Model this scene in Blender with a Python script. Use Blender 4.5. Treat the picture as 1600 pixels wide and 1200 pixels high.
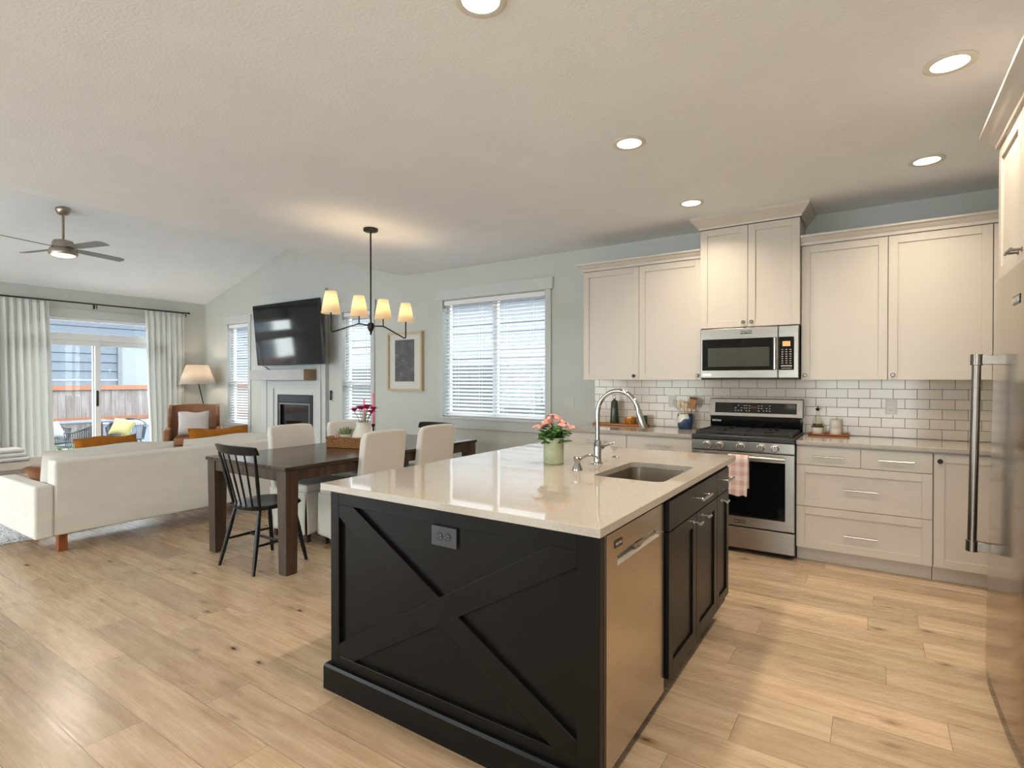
import bpy, bmesh, math, random
from mathutils import Matrix, Vector

for o in list(bpy.data.objects):
    bpy.data.objects.remove(o, do_unlink=True)
S = bpy.context.scene
C = S.collection
PI = math.pi
R = math.radians
random.seed(7)

# ------------------------------------------------------------------ camera
cam = bpy.data.cameras.new('camera')
cam.lens = 19.122
cam.sensor_width = 36.0
cam.clip_start = 0.02
cam.clip_end = 200
camo = bpy.data.objects.new('camera', cam)
C.objects.link(camo)
camo.location = (0, 0, 1.369)
camo.rotation_euler = (R(90 - 0.412), 0, R(33.711))
S.camera = camo

# ------------------------------------------------------------------ world, exposure
S.view_settings.view_transform = 'Standard'
S.view_settings.look = 'None'
S.view_settings.gamma = 1.0
S.view_settings.use_curve_mapping = False
S.view_settings.exposure = 0.44
W = bpy.data.worlds.new('overcast_sky')
S.world = W
W.use_nodes = True
_bg = W.node_tree.nodes['Background']
_bg.inputs[0].default_value = (0.935, 0.965, 1.0, 1)
_bg.inputs[1].default_value = 7.4
S.cycles.use_denoising = True
S.cycles.max_bounces = 12
S.cycles.diffuse_bounces = 6
S.cycles.glossy_bounces = 5
S.cycles.transmission_bounces = 8
S.cycles.transparent_max_bounces = 16
S.cycles.caustics_reflective = False
S.cycles.caustics_refractive = False
S.cycles.sample_clamp_indirect = 6.0

DOWNLIGHT_W = 7.8
WARM = (1.0, 0.85, 0.66)

# ------------------------------------------------------------------ room numbers (metres)
D = 5.247          # back wall
H = 2.76           # flat kitchen ceiling
XE = -5.24         # edge of the flat ceiling, vault begins
XS = -10.36        # wall with the sliding door
XR = 1.15          # right wall
YR = -3.3          # wall behind the camera
def vault(x): return 2.77 + (x - XS) * 0.272

# ------------------------------------------------------------------ helpers
def lin(c):
    return tuple((v / 255 / 12.92 if v / 255 <= 0.04045 else ((v / 255 + 0.055) / 1.055) ** 2.4) for v in c)

class NT:
    """small helper around a node tree"""
    def __init__(s, name):
        s.m = bpy.data.materials.new(name)
        s.m.use_nodes = True
        s.t = s.m.node_tree
        s.b = s.t.nodes['Principled BSDF']
        s.out = s.t.nodes['Material Output']
    def n(s, typ, **kw):
        x = s.t.nodes.new(typ)
        for k, v in kw.items():
            setattr(x, k, v)
        return x
    def l(s, a, b):
        s.t.links.new(a, b)
    def coords(s, scale=(1, 1, 1), kind='Object'):
        tc = s.n('ShaderNodeTexCoord')
        mp = s.n('ShaderNodeMapping')
        mp.inputs['Scale'].default_value = scale
        s.l(tc.outputs[kind], mp.inputs['Vector'])
        return mp.outputs['Vector']
    def noise(s, vec, scale, detail=4, rough=0.5):
        n = s.n('ShaderNodeTexNoise')
        n.inputs['Scale'].default_value = scale
        n.inputs['Detail'].default_value = detail
        n.inputs['Roughness'].default_value = rough
        s.l(vec, n.inputs['Vector'])
        return n
    def ramp(s, fac, stops):
        r = s.n('ShaderNodeValToRGB')
        e = r.color_ramp.elements
        while len(e) < len(stops):
            e.new(0.5)
        for i, (p, c) in enumerate(stops):
            e[i].position = p
            e[i].color = (*c, 1) if len(c) == 3 else c
        s.l(fac, r.inputs['Fac'])
        return r.outputs['Color']
    def bump(s, height, strength, dist=0.01):
        b = s.n('ShaderNodeBump')
        b.inputs['Strength'].default_value = strength
        b.inputs['Distance'].default_value = dist
        s.l(height, b.inputs['Height'])
        s.l(b.outputs['Normal'], s.b.inputs['Normal'])
        return b
    def mixc(s, fac, a, b, mode='MIX'):
        m = s.n('ShaderNodeMix', data_type='RGBA', blend_type=mode)
        for sock, v in ((m.inputs[0], fac), (m.inputs[6], a), (m.inputs[7], b)):
            if isinstance(v, (int, float)):
                sock.default_value = v
            elif isinstance(v, tuple):
                sock.default_value = (*v, 1) if len(v) == 3 else v
            else:
                s.l(v, sock)
        return m.outputs[2]

def mat(name, rgb, rough=0.5, metal=0.0, var=0.06, scale=8.0, bump=0.0, bscale=120.0, stretch=(1, 1, 1), spec=0.5, bdist=0.003):
    """plain surface with a slight procedural variation and an optional grain"""
    k = NT(name)
    c = lin(rgb)
    v = k.coords(stretch)
    n = k.noise(v, scale)
    lo = tuple(max(0, x * (1 - var)) for x in c)
    hi = tuple(min(1, x * (1 + var)) for x in c)
    k.l(k.ramp(n.outputs['Fac'], [(0.3, lo), (0.7, hi)]), k.b.inputs['Base Color'])
    k.b.inputs['Roughness'].default_value = rough
    k.b.inputs['Metallic'].default_value = metal
    k.b.inputs['Specular IOR Level'].default_value = spec
    if bump:
        n2 = k.noise(v, bscale, 3)
        k.bump(n2.outputs['Fac'], bump, bdist)
    return k.m

def mat_emit(name, rgb, strength):
    k = NT(name)
    k.b.inputs['Base Color'].default_value = (*lin(rgb), 1)
    k.b.inputs['Emission Color'].default_value = (*lin(rgb), 1)
    k.b.inputs['Emission Strength'].default_value = strength
    return k.m

def mat_glass(name, tint=(0.95, 0.98, 0.97), refl=0.09):
    """thin pane: clear with a mirror reflection that grows at grazing angles"""
    k = NT(name)
    k.t.nodes.remove(k.b)
    tr = k.n('ShaderNodeBsdfTransparent')
    tr.inputs[0].default_value = (*tint, 1)
    gl = k.n('ShaderNodeBsdfGlossy')
    gl.inputs['Roughness'].default_value = 0.02
    lw = k.n('ShaderNodeLayerWeight')
    lw.inputs['Blend'].default_value = 0.5
    pw = k.n('ShaderNodeMath', operation='POWER')
    k.l(lw.outputs['Facing'], pw.inputs[0])
    pw.inputs[1].default_value = 5.0
    fr = k.n('ShaderNodeMath', operation='MULTIPLY_ADD')
    k.l(pw.outputs[0], fr.inputs[0])
    fr.inputs[1].default_value = 0.9
    fr.inputs[2].default_value = refl * 0.4
    mx = k.n('ShaderNodeMixShader')
    k.l(fr.outputs[0], mx.inputs[0])
    k.l(tr.outputs[0], mx.inputs[1])
    k.l(gl.outputs[0], mx.inputs[2])
    k.l(mx.outputs[0], k.out.inputs['Surface'])
    return k.m

def mat_cloth_thin(name, rgb, trans=0.4, rough=0.9):
    """thin fabric that lets light through"""
    k = NT(name)
    c = lin(rgb)
    v = k.coords((1, 1, 1))
    w = k.noise(v, 260, 2)
    col = k.ramp(w.outputs['Fac'], [(0.3, tuple(x * 0.95 for x in c)), (0.7, c)])
    k.l(col, k.b.inputs['Base Color'])
    k.b.inputs['Roughness'].default_value = rough
    k.b.inputs['Specular IOR Level'].default_value = 0.1
    tl = k.n('ShaderNodeBsdfTranslucent')
    k.l(col, tl.inputs[0])
    mx = k.n('ShaderNodeMixShader')
    mx.inputs[0].default_value = trans
    k.l(k.b.outputs[0], mx.inputs[1])
    k.l(tl.outputs[0], mx.inputs[2])
    k.l(mx.outputs[0], k.out.inputs['Surface'])
    return k.m

def mat_steel(name, rgb=(176, 172, 166), rough=0.27, axis='z'):
    """brushed stainless steel, fine lines along one axis"""
    k = NT(name)
    sc = {'x': (2, 220, 220), 'y': (220, 2, 220), 'z': (220, 220, 2)}[axis]
    v = k.coords(sc)
    n = k.noise(v, 1.0, 3)
    c = lin(rgb)
    k.l(k.ramp(n.outputs['Fac'], [(0.25, tuple(x * 0.92 for x in c)), (0.75, tuple(min(1, x * 1.06) for x in c))]), k.b.inputs['Base Color'])
    k.b.inputs['Metallic'].default_value = 1.0
    k.b.inputs['Roughness'].default_value = rough
    k.bump(n.outputs['Fac'], 0.03, 0.001)
    return k.m

# ------------------------------------------------------------------ mesh builder
class MB:
    def __init__(s, M=None):
        s.v, s.f, s.M = [], [], M
    def add(s, verts, faces):
        b = len(s.v)
        for p in verts:
            s.v.append(tuple(s.M @ Vector(p)) if s.M else tuple(p))
        for q in faces:
            s.f.append(tuple(i + b for i in q))
        return s
    def box(s, x0, x1, y0, y1, z0, z1):
        return s.add([(x0, y0, z0), (x1, y0, z0), (x1, y1, z0), (x0, y1, z0), (x0, y0, z1), (x1, y0, z1), (x1, y1, z1), (x0, y1, z1)],
                     [(0, 3, 2, 1), (4, 5, 6, 7), (0, 1, 5, 4), (1, 2, 6, 5), (2, 3, 7, 6), (3, 0, 4, 7)])
    def hexa(s, bot, top):
        return s.add(list(bot) + list(top), [(0, 3, 2, 1), (4, 5, 6, 7), (0, 1, 5, 4), (1, 2, 6, 5), (2, 3, 7, 6), (3, 0, 4, 7)])
    def cyl(s, a, b, r0, r1=None, n=16):
        r1 = r0 if r1 is None else r1
        return s.tube([a, b], [r0, r1], n)
    def tube(s, pts, r, n=10, cap=True, closed=False):
        pts = [Vector(p) for p in pts]
        m = len(pts)
        rs = r if isinstance(r, (list, tuple)) else [r] * m
        vs, fs, prev = [], [], None
        for i in range(m):
            if closed:
                t = (pts[(i + 1) % m] - pts[i - 1]).normalized()
            else:
                t = (pts[min(i + 1, m - 1)] - pts[max(i - 1, 0)]).normalized()
            if prev is None:
                u = t.orthogonal().normalized()
            else:
                u = (prev - t * prev.dot(t)).normalized()
            prev = u
            w = t.cross(u)
            for j in range(n):
                a = 2 * PI * j / n
                vs.append(pts[i] + (u * math.cos(a) + w * math.sin(a)) * rs[i])
        k = m if closed else m - 1
        for i in range(k):
            i2 = (i + 1) % m
            for j in range(n):
                j2 = (j + 1) % n
                fs.append((i * n + j, i * n + j2, i2 * n + j2, i2 * n + j))
        if cap and not closed:
            fs.append(tuple(range(n - 1, -1, -1)))
            fs.append(tuple((m - 1) * n + j for j in range(n)))
        return s.add(vs, fs)
    def lathe(s, c, prof, n=28, sx=1, sy=1):
        vs, fs, rows = [], [], []
        for r, z in prof:
            if r < 1e-5:
                rows.append([len(vs)])
                vs.append((c[0], c[1], c[2] + z))
            else:
                st = len(vs)
                rows.append(list(range(st, st + n)))
                for j in range(n):
                    a = 2 * PI * j / n
                    vs.append((c[0] + r * math.cos(a) * sx, c[1] + r * math.sin(a) * sy, c[2] + z))
        for a, b in zip(rows, rows[1:]):
            for j in range(n):
                j2 = (j + 1) % n
                if len(a) == 1 and len(b) == 1:
                    continue
                if len(a) == 1:
                    fs.append((a[0], b[j2], b[j]))
                elif len(b) == 1:
                    fs.append((a[j], a[j2], b[0]))
                else:
                    fs.append((a[j], a[j2], b[j2], b[j]))
        return s.add(vs, fs)
    def grid(s, fn, nu, nv, close_u=False):
        vs, fs = [], []
        for i in range(nu + 1):
            for j in range(nv + 1):
                vs.append(fn(i / nu, j / nv))
        for i in range(nu):
            for j in range(nv):
                a = i * (nv + 1) + j
                fs.append((a, a + nv + 1, a + nv + 2, a + 1))
        return s.add(vs, fs)
    def prism(s, poly, h0, h1, axis='z'):
        n = len(poly)
        def P(a, b, h):
            return {'z': (a, b, h), 'y': (a, h, b), 'x': (h, a, b)}[axis]
        vs = [P(a, b, h0) for a, b in poly] + [P(a, b, h1) for a, b in poly]
        fs = [tuple(range(n - 1, -1, -1)), tuple(range(n, 2 * n))] + [(i, (i + 1) % n, n + (i + 1) % n, n + i) for i in range(n)]
        return s.add(vs, fs)
    def ball(s, c, rx, ry=None, rz=None, n=14):
        ry = rx if ry is None else ry
        rz = rx if rz is None else rz
        m = max(4, n // 2)
        prof = [(math.sin(PI * i / m), -math.cos(PI * i / m)) for i in range(m + 1)]
        vs = [(r if 0 < i < m else 0, z) for i, (r, z) in enumerate(prof)]
        raw = MB()
        raw.lathe((0, 0, 0), [(r, z) for r, z in vs], n)
        return s.add([(c[0] + x * rx, c[1] + y * ry, c[2] + z * rz) for x, y, z in raw.v], raw.f)
    def sweep(s, path, prof):
        """profile (out, z) swept along a flat path (x, y); out points to the right of travel; mitred corners"""
        n = len(path)
        rows = []
        for i in range(n):
            p = Vector(path[i])
            d0 = (p - Vector(path[i - 1])).normalized() if i > 0 else None
            d1 = (Vector(path[i + 1]) - p).normalized() if i < n - 1 else None
            if d0 is None: d0 = d1
            if d1 is None: d1 = d0
            n0, n1 = Vector((d0.y, -d0.x)), Vector((d1.y, -d1.x))
            m = (n0 + n1).normalized()
            m = m / max(0.2, m.dot(n0))
            rows.append([(p.x + m.x * o, p.y + m.y * o, z) for o, z in prof])
        k = len(prof)
        vs = [v for r_ in rows for v in r_]
        fs = []
        for i in range(n - 1):
            for j in range(k):
                j2 = (j + 1) % k
                fs.append((i * k + j, i * k + j2, (i + 1) * k + j2, (i + 1) * k + j))
        fs.append(tuple(range(k)))
        fs.append(tuple((n - 1) * k + j for j in range(k - 1, -1, -1)))
        return s.add(vs, fs)
    def build(s, name, m, parent=None, smooth=38, bevel=0, seg=2, solid=0, sub=0, loc=None):
        me = bpy.data.meshes.new(name)
        vs = s.v
        if parent is not None:
            q, off = parent, Vector((0, 0, 0))
            while q is not None:
                off += q.location
                q = q.parent
        else:
            if loc is None:
                xs, ys, zs = zip(*vs)
                loc = ((min(xs) + max(xs)) / 2, (min(ys) + max(ys)) / 2, min(zs))
            off = Vector(loc)
        me.from_pydata([tuple(Vector(p) - off) for p in vs], [], s.f)
        bm = bmesh.new()
        bm.from_mesh(me)
        bmesh.ops.recalc_face_normals(bm, faces=bm.faces)
        bm.to_mesh(me)
        bm.free()
        me.materials.append(m)
        if smooth:
            for p in me.polygons:
                p.use_smooth = True
            me.set_sharp_from_angle(angle=R(smooth))
        o = bpy.data.objects.new(name, me)
        C.objects.link(o)
        if parent is not None:
            o.parent = parent
        else:
            o.location = off
        if solid:
            md = o.modifiers.new('thickness', 'SOLIDIFY')
            md.thickness = solid
            md.offset = 0
        if sub:
            md = o.modifiers.new('smoothing', 'SUBSURF')
            md.levels = md.render_levels = sub
        if bevel:
            md = o.modifiers.new('rounded edges', 'BEVEL')
            md.width = bevel
            md.segments = seg
            md.limit_method = 'ANGLE'
            md.angle_limit = R(40)
        return o

def tag(o, label, cat, group=None):
    o['label'] = label
    o['category'] = cat
    if group:
        o['group'] = group
    return o
def thing(name, label, cat, loc=(0, 0, 0), group=None):
    o = bpy.data.objects.new(name, None)
    o.empty_display_size = 0.1
    C.objects.link(o)
    o.location = loc
    return tag(o, label, cat, group)
def struct(o):
    o['kind'] = 'structure'
    return o
def sempty(name, loc):
    o = bpy.data.objects.new(name, None)
    C.objects.link(o)
    o.location = loc
    return struct(o)
def lab(o, label):
    o['label'] = label
    return o
def put(o, loc, rz=0.0):
    o.location = loc
    o.rotation_euler = (0, 0, rz)
    return o
def kids(o):
    return [c for c in bpy.data.objects if c.parent == o]
def dup(root, loc, rz, label):
    """a copy of a thing, its parts and their sub-parts"""
    def rec(o, par):
        c = o.copy()
        C.objects.link(c)
        c.parent = par
        for ch in kids(o):
            rec(ch, c)
        return c
    r = rec(root, None)
    put(r, loc, rz)
    r['label'] = label
    return r
def text_mesh(name, s, size, M, m, parent, depth=0.0006):
    cu = bpy.data.curves.new(name, 'FONT')
    cu.body = s
    cu.size = size
    cu.align_x = 'CENTER'
    cu.align_y = 'CENTER'
    cu.extrude = depth
    cu.resolution_u = 2
    t = bpy.data.objects.new('tmp', cu)
    C.objects.link(t)
    dg = bpy.context.evaluated_depsgraph_get()
    me = bpy.data.meshes.new_from_object(t.evaluated_get(dg))
    bpy.data.objects.remove(t, do_unlink=True)
    mb = MB(M)
    mb.add([tuple(v.co) for v in me.vertices], [tuple(p.vertices) for p in me.polygons])
    bpy.data.meshes.remove(me)
    return mb.build(name, m, parent, smooth=0)
def plane_mat(origin, right, up):
    r_, u_ = Vector(right).normalized(), Vector(up).normalized()
    n_ = r_.cross(u_)
    return Matrix(((r_.x, u_.x, n_.x, origin[0]), (r_.y, u_.y, n_.y, origin[1]), (r_.z, u_.z, n_.z, origin[2]), (0, 0, 0, 1)))
def lamp(name, kind, loc, power, color, parent, size=0.1, rot=None, spot=None):
    l = bpy.data.lights.new(name, kind)
    l.energy = power
    l.color = color
    if kind == 'AREA':
        l.shape = 'DISK'
        l.size = size
        if spot: l.spread = spot
    elif kind == 'SPOT':
        l.shadow_soft_size = size
        l.spot_size = spot or R(120)
        l.spot_blend = 0.6
    else:
        l.shadow_soft_size = size
    o = bpy.data.objects.new(name, l)
    C.objects.link(o)
    q, off = parent, Vector((0, 0, 0))
    while q is not None:
        off += q.location
        q = q.parent
    o.parent = parent
    o.location = Vector(loc) - off
    if rot: o.rotation_euler = rot
    return o

# ------------------------------------------------------------------ materials
M_ = {}
M_['wall'] = mat('painted_wall', (192, 194, 189), 0.75, var=0.02, scale=3, bump=0.12, bscale=160)
M_['ceil'] = mat('textured_ceiling', (237, 240, 245), 0.85, var=0.02, scale=3, bump=0.35, bscale=75, bdist=0.006)
M_['trim'] = mat('white_trim_paint', (192, 196, 194), 0.45, var=0.015)
M_['cab'] = mat('white_cabinet_paint', (200, 192, 181), 0.38, var=0.012, scale=3)
M_['dark'] = mat('black_island_paint', (20, 18, 16), 0.3, var=0.12, scale=5, bump=0.01, spec=0.14)
M_['steel'] = mat_steel('brushed_steel', (160, 154, 146), 0.3, axis='x')
M_['steelv'] = mat_steel('brushed_steel_upright', axis='z')
M_['steely'] = mat_steel('brushed_steel_door', (190, 178, 162), 0.24, axis='y')
M_['handle'] = mat('handle_steel', (128, 121, 114), 0.3, 1.0, var=0.02)
M_['fridge'] = mat_steel('refrigerator_steel', (166, 153, 136), 0.15, axis='z')
M_['nickel'] = mat('satin_nickel', (190, 186, 180), 0.25, 1.0, var=0.02)
M_['chrome'] = mat('polished_chrome', (178, 177, 176), 0.07, 1.0, var=0.01)
M_['blackgl'] = mat('black_glass', (14, 14, 15), 0.06, var=0.02)
M_['black'] = mat('black_plastic', (24, 24, 25), 0.4)
M_['iron'] = mat('cast_iron', (34, 32, 31), 0.55, bump=0.2, bscale=300)
M_['blackmetal'] = mat('matte_black_metal', (30, 29, 29), 0.42, 0.3)
M_['blackwood'] = mat('black_painted_wood', (16, 16, 18), 0.28, var=0.1, spec=0.35)
M_['pewter'] = mat('brushed_fan_nickel', (168, 158, 146), 0.3, 1.0)
M_['bronze'] = mat('dark_knob_bronze', (52, 46, 40), 0.35, 0.8)
M_['porcelain'] = mat('white_ceramic', (214, 208, 196), 0.25, var=0.02)
M_['plate'] = mat('white_plastic_plate', (214, 212, 204), 0.4, var=0.01)
M_['switchplate'] = mat('pale_switch_plate', (194, 193, 187), 0.45, var=0.01)
M_['badge'] = mat('dark_badge', (62, 58, 54), 0.3, 0.6)
M_['letter'] = mat('silver_lettering', (226, 224, 220), 0.3, 0.7)
M_['sage'] = mat('sage_green_ceramic', (156, 162, 134), 0.5, var=0.05, bump=0.12, bscale=26, stretch=(1, 1, 6), bdist=0.004)
M_['leaf'] = mat('plant_leaf', (62, 104, 42), 0.42, var=0.35, scale=30)
M_['stemg'] = mat('plant_stem', (98, 126, 62), 0.5)
M_['peach'] = mat('peach_blossom', (222, 164, 152), 0.6, var=0.15, scale=60)
M_['magenta'] = mat('magenta_blossom', (196, 22, 112), 0.6, var=0.25, scale=60)
M_['pink'] = mat('pink_candle_wax', (230, 128, 146), 0.45)
M_['slip'] = mat('cream_slipcover', (214, 209, 202), 0.9, var=0.03, scale=4, bump=0.22, bscale=220, spec=0.15)
M_['sofa'] = mat('oatmeal_linen', (220, 217, 210), 0.92, var=0.035, scale=5, bump=0.3, bscale=320, stretch=(1, 1, 2), spec=0.12)
M_['mustard'] = mat('mustard_velvet', (158, 98, 28), 0.85, var=0.2, scale=9, bump=0.3, bscale=24, spec=0.2, bdist=0.01)
M_['leather'] = mat('tan_leather', (134, 88, 55), 0.45, var=0.18, scale=6, bump=0.15, bscale=60)
M_['greypillow'] = mat('grey_pillow_cloth', (190, 184, 182), 0.9, var=0.06, scale=12, bump=0.3, bscale=90, stretch=(1, 1, 4))
M_['curtain'] = mat_cloth_thin('white_curtain', (232, 233, 231), 0.30)
M_['shade'] = None
M_['glass'] = mat_glass('window_glass')
M_['vinyl'] = mat('white_vinyl', (226, 228, 230), 0.4, var=0.01)
M_['slat'] = mat_cloth_thin('white_blind_slat', (226, 229, 233), 0.10, 0.45)
M_['cork'] = mat('warm_wood_tray', (176, 108, 58), 0.45, var=0.2, scale=12, stretch=(1, 6, 6))
M_['oakframe'] = mat('pale_oak', (196, 172, 138), 0.5, var=0.12, scale=14, stretch=(6, 6, 1))
M_['greywood'] = mat('weathered_grey_wood', (150, 138, 124), 0.55, var=0.2, scale=9, stretch=(8, 1, 8))
M_['siding'] = mat('blue_grey_siding', (84, 92, 104), 0.7, var=0.03)
M_['concrete'] = mat('patio_concrete', (108, 107, 104), 0.9, var=0.08)
M_['orange'] = mat('cedar_rail', (134, 86, 62), 0.7, var=0.15, scale=12, stretch=(1, 8, 8))
M_['rattan'] = mat('black_rope', (38, 46, 56), 0.6)
M_['bottle'] = mat('dark_green_glass', (48, 60, 40), 0.18)
M_['amber'] = mat('amber_glass', (190, 120, 44), 0.12, var=0.5, scale=60)
M_['clear'] = mat_glass('clear_bottle_glass', (0.9, 0.93, 0.88))
M_['oil'] = mat('olive_oil', (110, 88, 24), 0.15)
M_['woodspoon'] = mat('spoon_wood', (168, 112, 52), 0.5, var=0.15, scale=20, stretch=(6, 6, 1))
M_['spoonpale'] = mat('pale_spoon_wood', (226, 206, 172), 0.5)
M_['rugm'] = mat('shag_rug', (218, 220, 224), 1.0, var=0.25, scale=40, bump=1.0, bscale=60, spec=0.0, bdist=0.03)
M_['red'] = mat('dark_red_clay', (120, 48, 40), 0.6)
M_['rubber'] = mat('black_toe_kick', (26, 24, 23), 0.7)

def floor_mat():
    k = NT('oak_plank_floor')
    v = k.coords((1, 1, 1))
    br = k.n('ShaderNodeTexBrick')
    br.offset = 0.0
    br.inputs['Scale'].default_value = 1.0
    br.inputs['Mortar Size'].default_value = 0.0011
    br.inputs['Mortar Smooth'].default_value = 0.3
    br.inputs['Bias'].default_value = 0.0
    br.inputs['Brick Width'].default_value = 1.22
    br.inputs['Row Height'].default_value = 0.197
    br.inputs['Color1'].default_value = (0.0, 0.0, 0.0, 1)
    br.inputs['Color2'].default_value = (1.0, 1.0, 1.0, 1)
    sx = k.n('ShaderNodeSeparateXYZ')
    k.l(v, sx.inputs[0])
    rw = k.n('ShaderNodeMath', operation='DIVIDE')
    k.l(sx.outputs['Y'], rw.inputs[0])
    rw.inputs[1].default_value = 0.197
    fl_ = k.n('ShaderNodeMath', operation='FLOOR')
    k.l(rw.outputs[0], fl_.inputs[0])
    wn_ = k.n('ShaderNodeTexWhiteNoise', noise_dimensions='1D')
    k.l(fl_.outputs[0], wn_.inputs['W'])
    sh = k.n('ShaderNodeMath', operation='MULTIPLY_ADD')
    k.l(wn_.outputs['Value'], sh.inputs[0])
    sh.inputs[1].default_value = 1.22
    k.l(sx.outputs['X'], sh.inputs[2])
    cv = k.n('ShaderNodeCombineXYZ')
    k.l(sh.outputs[0], cv.inputs[0])
    k.l(sx.outputs['Y'], cv.inputs[1])
    k.l(cv.outputs[0], br.inputs['Vector'])
    # grain, stretched along the planks; each plank reads another part of the noise
    vm = k.n('ShaderNodeVectorMath', operation='MULTIPLY_ADD')
    k.l(br.outputs['Color'], vm.inputs[0])
    vm.inputs[1].default_value = (7.3, 3.1, 5.0)
    k.l(v, vm.inputs[2])
    mp = k.n('ShaderNodeMapping')
    mp.inputs['Scale'].default_value = (1.1, 9.0, 1)
    k.l(vm.outputs[0], mp.inputs['Vector'])
    g1 = k.noise(mp.outputs[0], 2.2, 9, 0.62)
    mp2 = k.n('ShaderNodeMapping')
    mp2.inputs['Scale'].default_value = (1.3, 48.0, 1)
    k.l(vm.outputs[0], mp2.inputs['Vector'])
    g2 = k.noise(mp2.outputs[0], 2.0, 6, 0.6)
    base = k.ramp(g1.outputs['Fac'], [(0.22, lin((158, 128, 98))), (0.42, lin((184, 159, 131))), (0.58, lin((197, 174, 147))), (0.8, lin((206, 187, 163)))])
    tone = k.ramp(br.outputs['Color'], [(0.0, (0.80, 0.78, 0.76)), (0.5, (0.96, 0.95, 0.94)), (1.0, (1.12, 1.10, 1.06))])
    c1 = k.mixc(1.0, base, tone, 'MULTIPLY')
    fine = k.ramp(g2.outputs['Fac'], [(0.3, (0.86, 0.84, 0.82)), (0.65, (1.04, 1.04, 1.04))])
    c2 = k.mixc(0.55, c1, fine, 'MULTIPLY')
    # knots and dark mineral streaks
    mp3 = k.n('ShaderNodeMapping')
    mp3.inputs['Scale'].default_value = (2.4, 5.0, 1)
    k.l(vm.outputs[0], mp3.inputs['Vector'])
    vo = k.n('ShaderNodeTexVoronoi')
    vo.inputs['Scale'].default_value = 1.25
    k.l(mp3.outputs[0], vo.inputs['Vector'])
    wn = k.n('ShaderNodeMath', operation='MULTIPLY_ADD')
    k.l(g2.outputs['Fac'], wn.inputs[0])
    wn.inputs[1].default_value = 0.10
    k.l(vo.outputs['Distance'], wn.inputs[2])
    knot = k.ramp(wn.outputs[0], [(0.085, (1, 1, 1)), (0.125, (0.45, 0.45, 0.45)), (0.23, (0, 0, 0))])
    c3 = k.mixc(knot, c2, lin((88, 58, 36)))
    c4 = k.mixc(br.outputs['Fac'], c3, lin((96, 72, 50)))
    k.l(c4, k.b.inputs['Base Color'])
    rr = k.n('ShaderNodeMapRange')
    rr.inputs['To Min'].default_value = 0.20
    rr.inputs['To Max'].default_value = 0.34
    k.l(g2.outputs['Fac'], rr.inputs['Value'])
    k.l(rr.outputs[0], k.b.inputs['Roughness'])
    hb = k.n('ShaderNodeMath', operation='MULTIPLY_ADD')
    k.l(br.outputs['Fac'], hb.inputs[0])
    hb.inputs[1].default_value = -1.0
    k.l(g2.outputs['Fac'], hb.inputs[2])
    k.bump(hb.outputs[0], 0.10, 0.002)
    return k.m
M_['floor'] = floor_mat()

def tile_mat():
    k = NT('white_subway_tile')
    tc = k.n('ShaderNodeTexCoord')
    sp = k.n('ShaderNodeSeparateXYZ')
    k.l(tc.outputs['Object'], sp.inputs[0])
    cb = k.n('ShaderNodeCombineXYZ')
    k.l(sp.outputs['X'], cb.inputs[0])
    k.l(sp.outputs['Z'], cb.inputs[1])
    br = k.n('ShaderNodeTexBrick')
    br.offset = 0.5
    br.inputs['Scale'].default_value = 1.0
    br.inputs['Brick Width'].default_value = 0.1524
    br.inputs['Row Height'].default_value = 0.0763
    br.inputs['Mortar Size'].default_value = 0.0021
    br.inputs['Mortar Smooth'].default_value = 0.15
    br.inputs['Color1'].default_value = (*lin((208, 194, 178)), 1)
    br.inputs['Color2'].default_value = (*lin((216, 203, 188)), 1)
    br.inputs['Mortar'].default_value = (*lin((112, 102, 92)), 1)
    k.l(cb.outputs[0], br.inputs['Vector'])
    k.l(br.outputs['Color'], k.b.inputs['Base Color'])
    rr = k.n('ShaderNodeMapRange')
    rr.inputs['To Min'].default_value = 0.14
    rr.inputs['To Max'].default_value = 0.8
    k.l(br.outputs['Fac'], rr.inputs['Value'])
    k.l(rr.outputs[0], k.b.inputs['Roughness'])
    iv = k.n('ShaderNodeMath', operation='SUBTRACT')
    iv.inputs[0].default_value = 1.0
    k.l(br.outputs['Fac'], iv.inputs[1])
    k.bump(iv.outputs[0], 0.5, 0.0015)
    return k.m
M_['tile'] = tile_mat()

def quartz_mat():
    k = NT('white_quartz')
    v = k.coords((1, 1, 1))
    n = k.noise(v, 380, 2)
    n2 = k.noise(v, 5, 4)
    a = k.ramp(n.outputs['Fac'], [(0.36, lin((150, 142, 132))), (0.46, lin((176, 168, 158))), (1.0, lin((182, 174, 164)))])
    b = k.ramp(n2.outputs['Fac'], [(0.3, (0.97, 0.97, 0.97)), (0.7, (1.0, 1.0, 1.0))])
    k.l(k.mixc(1.0, a, b, 'MULTIPLY'), k.b.inputs['Base Color'])
    k.b.inputs['Roughness'].default_value = 0.045
    k.b.inputs['Specular IOR Level'].default_value = 0.6
    return k.m
M_['quartz'] = quartz_mat()

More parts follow.
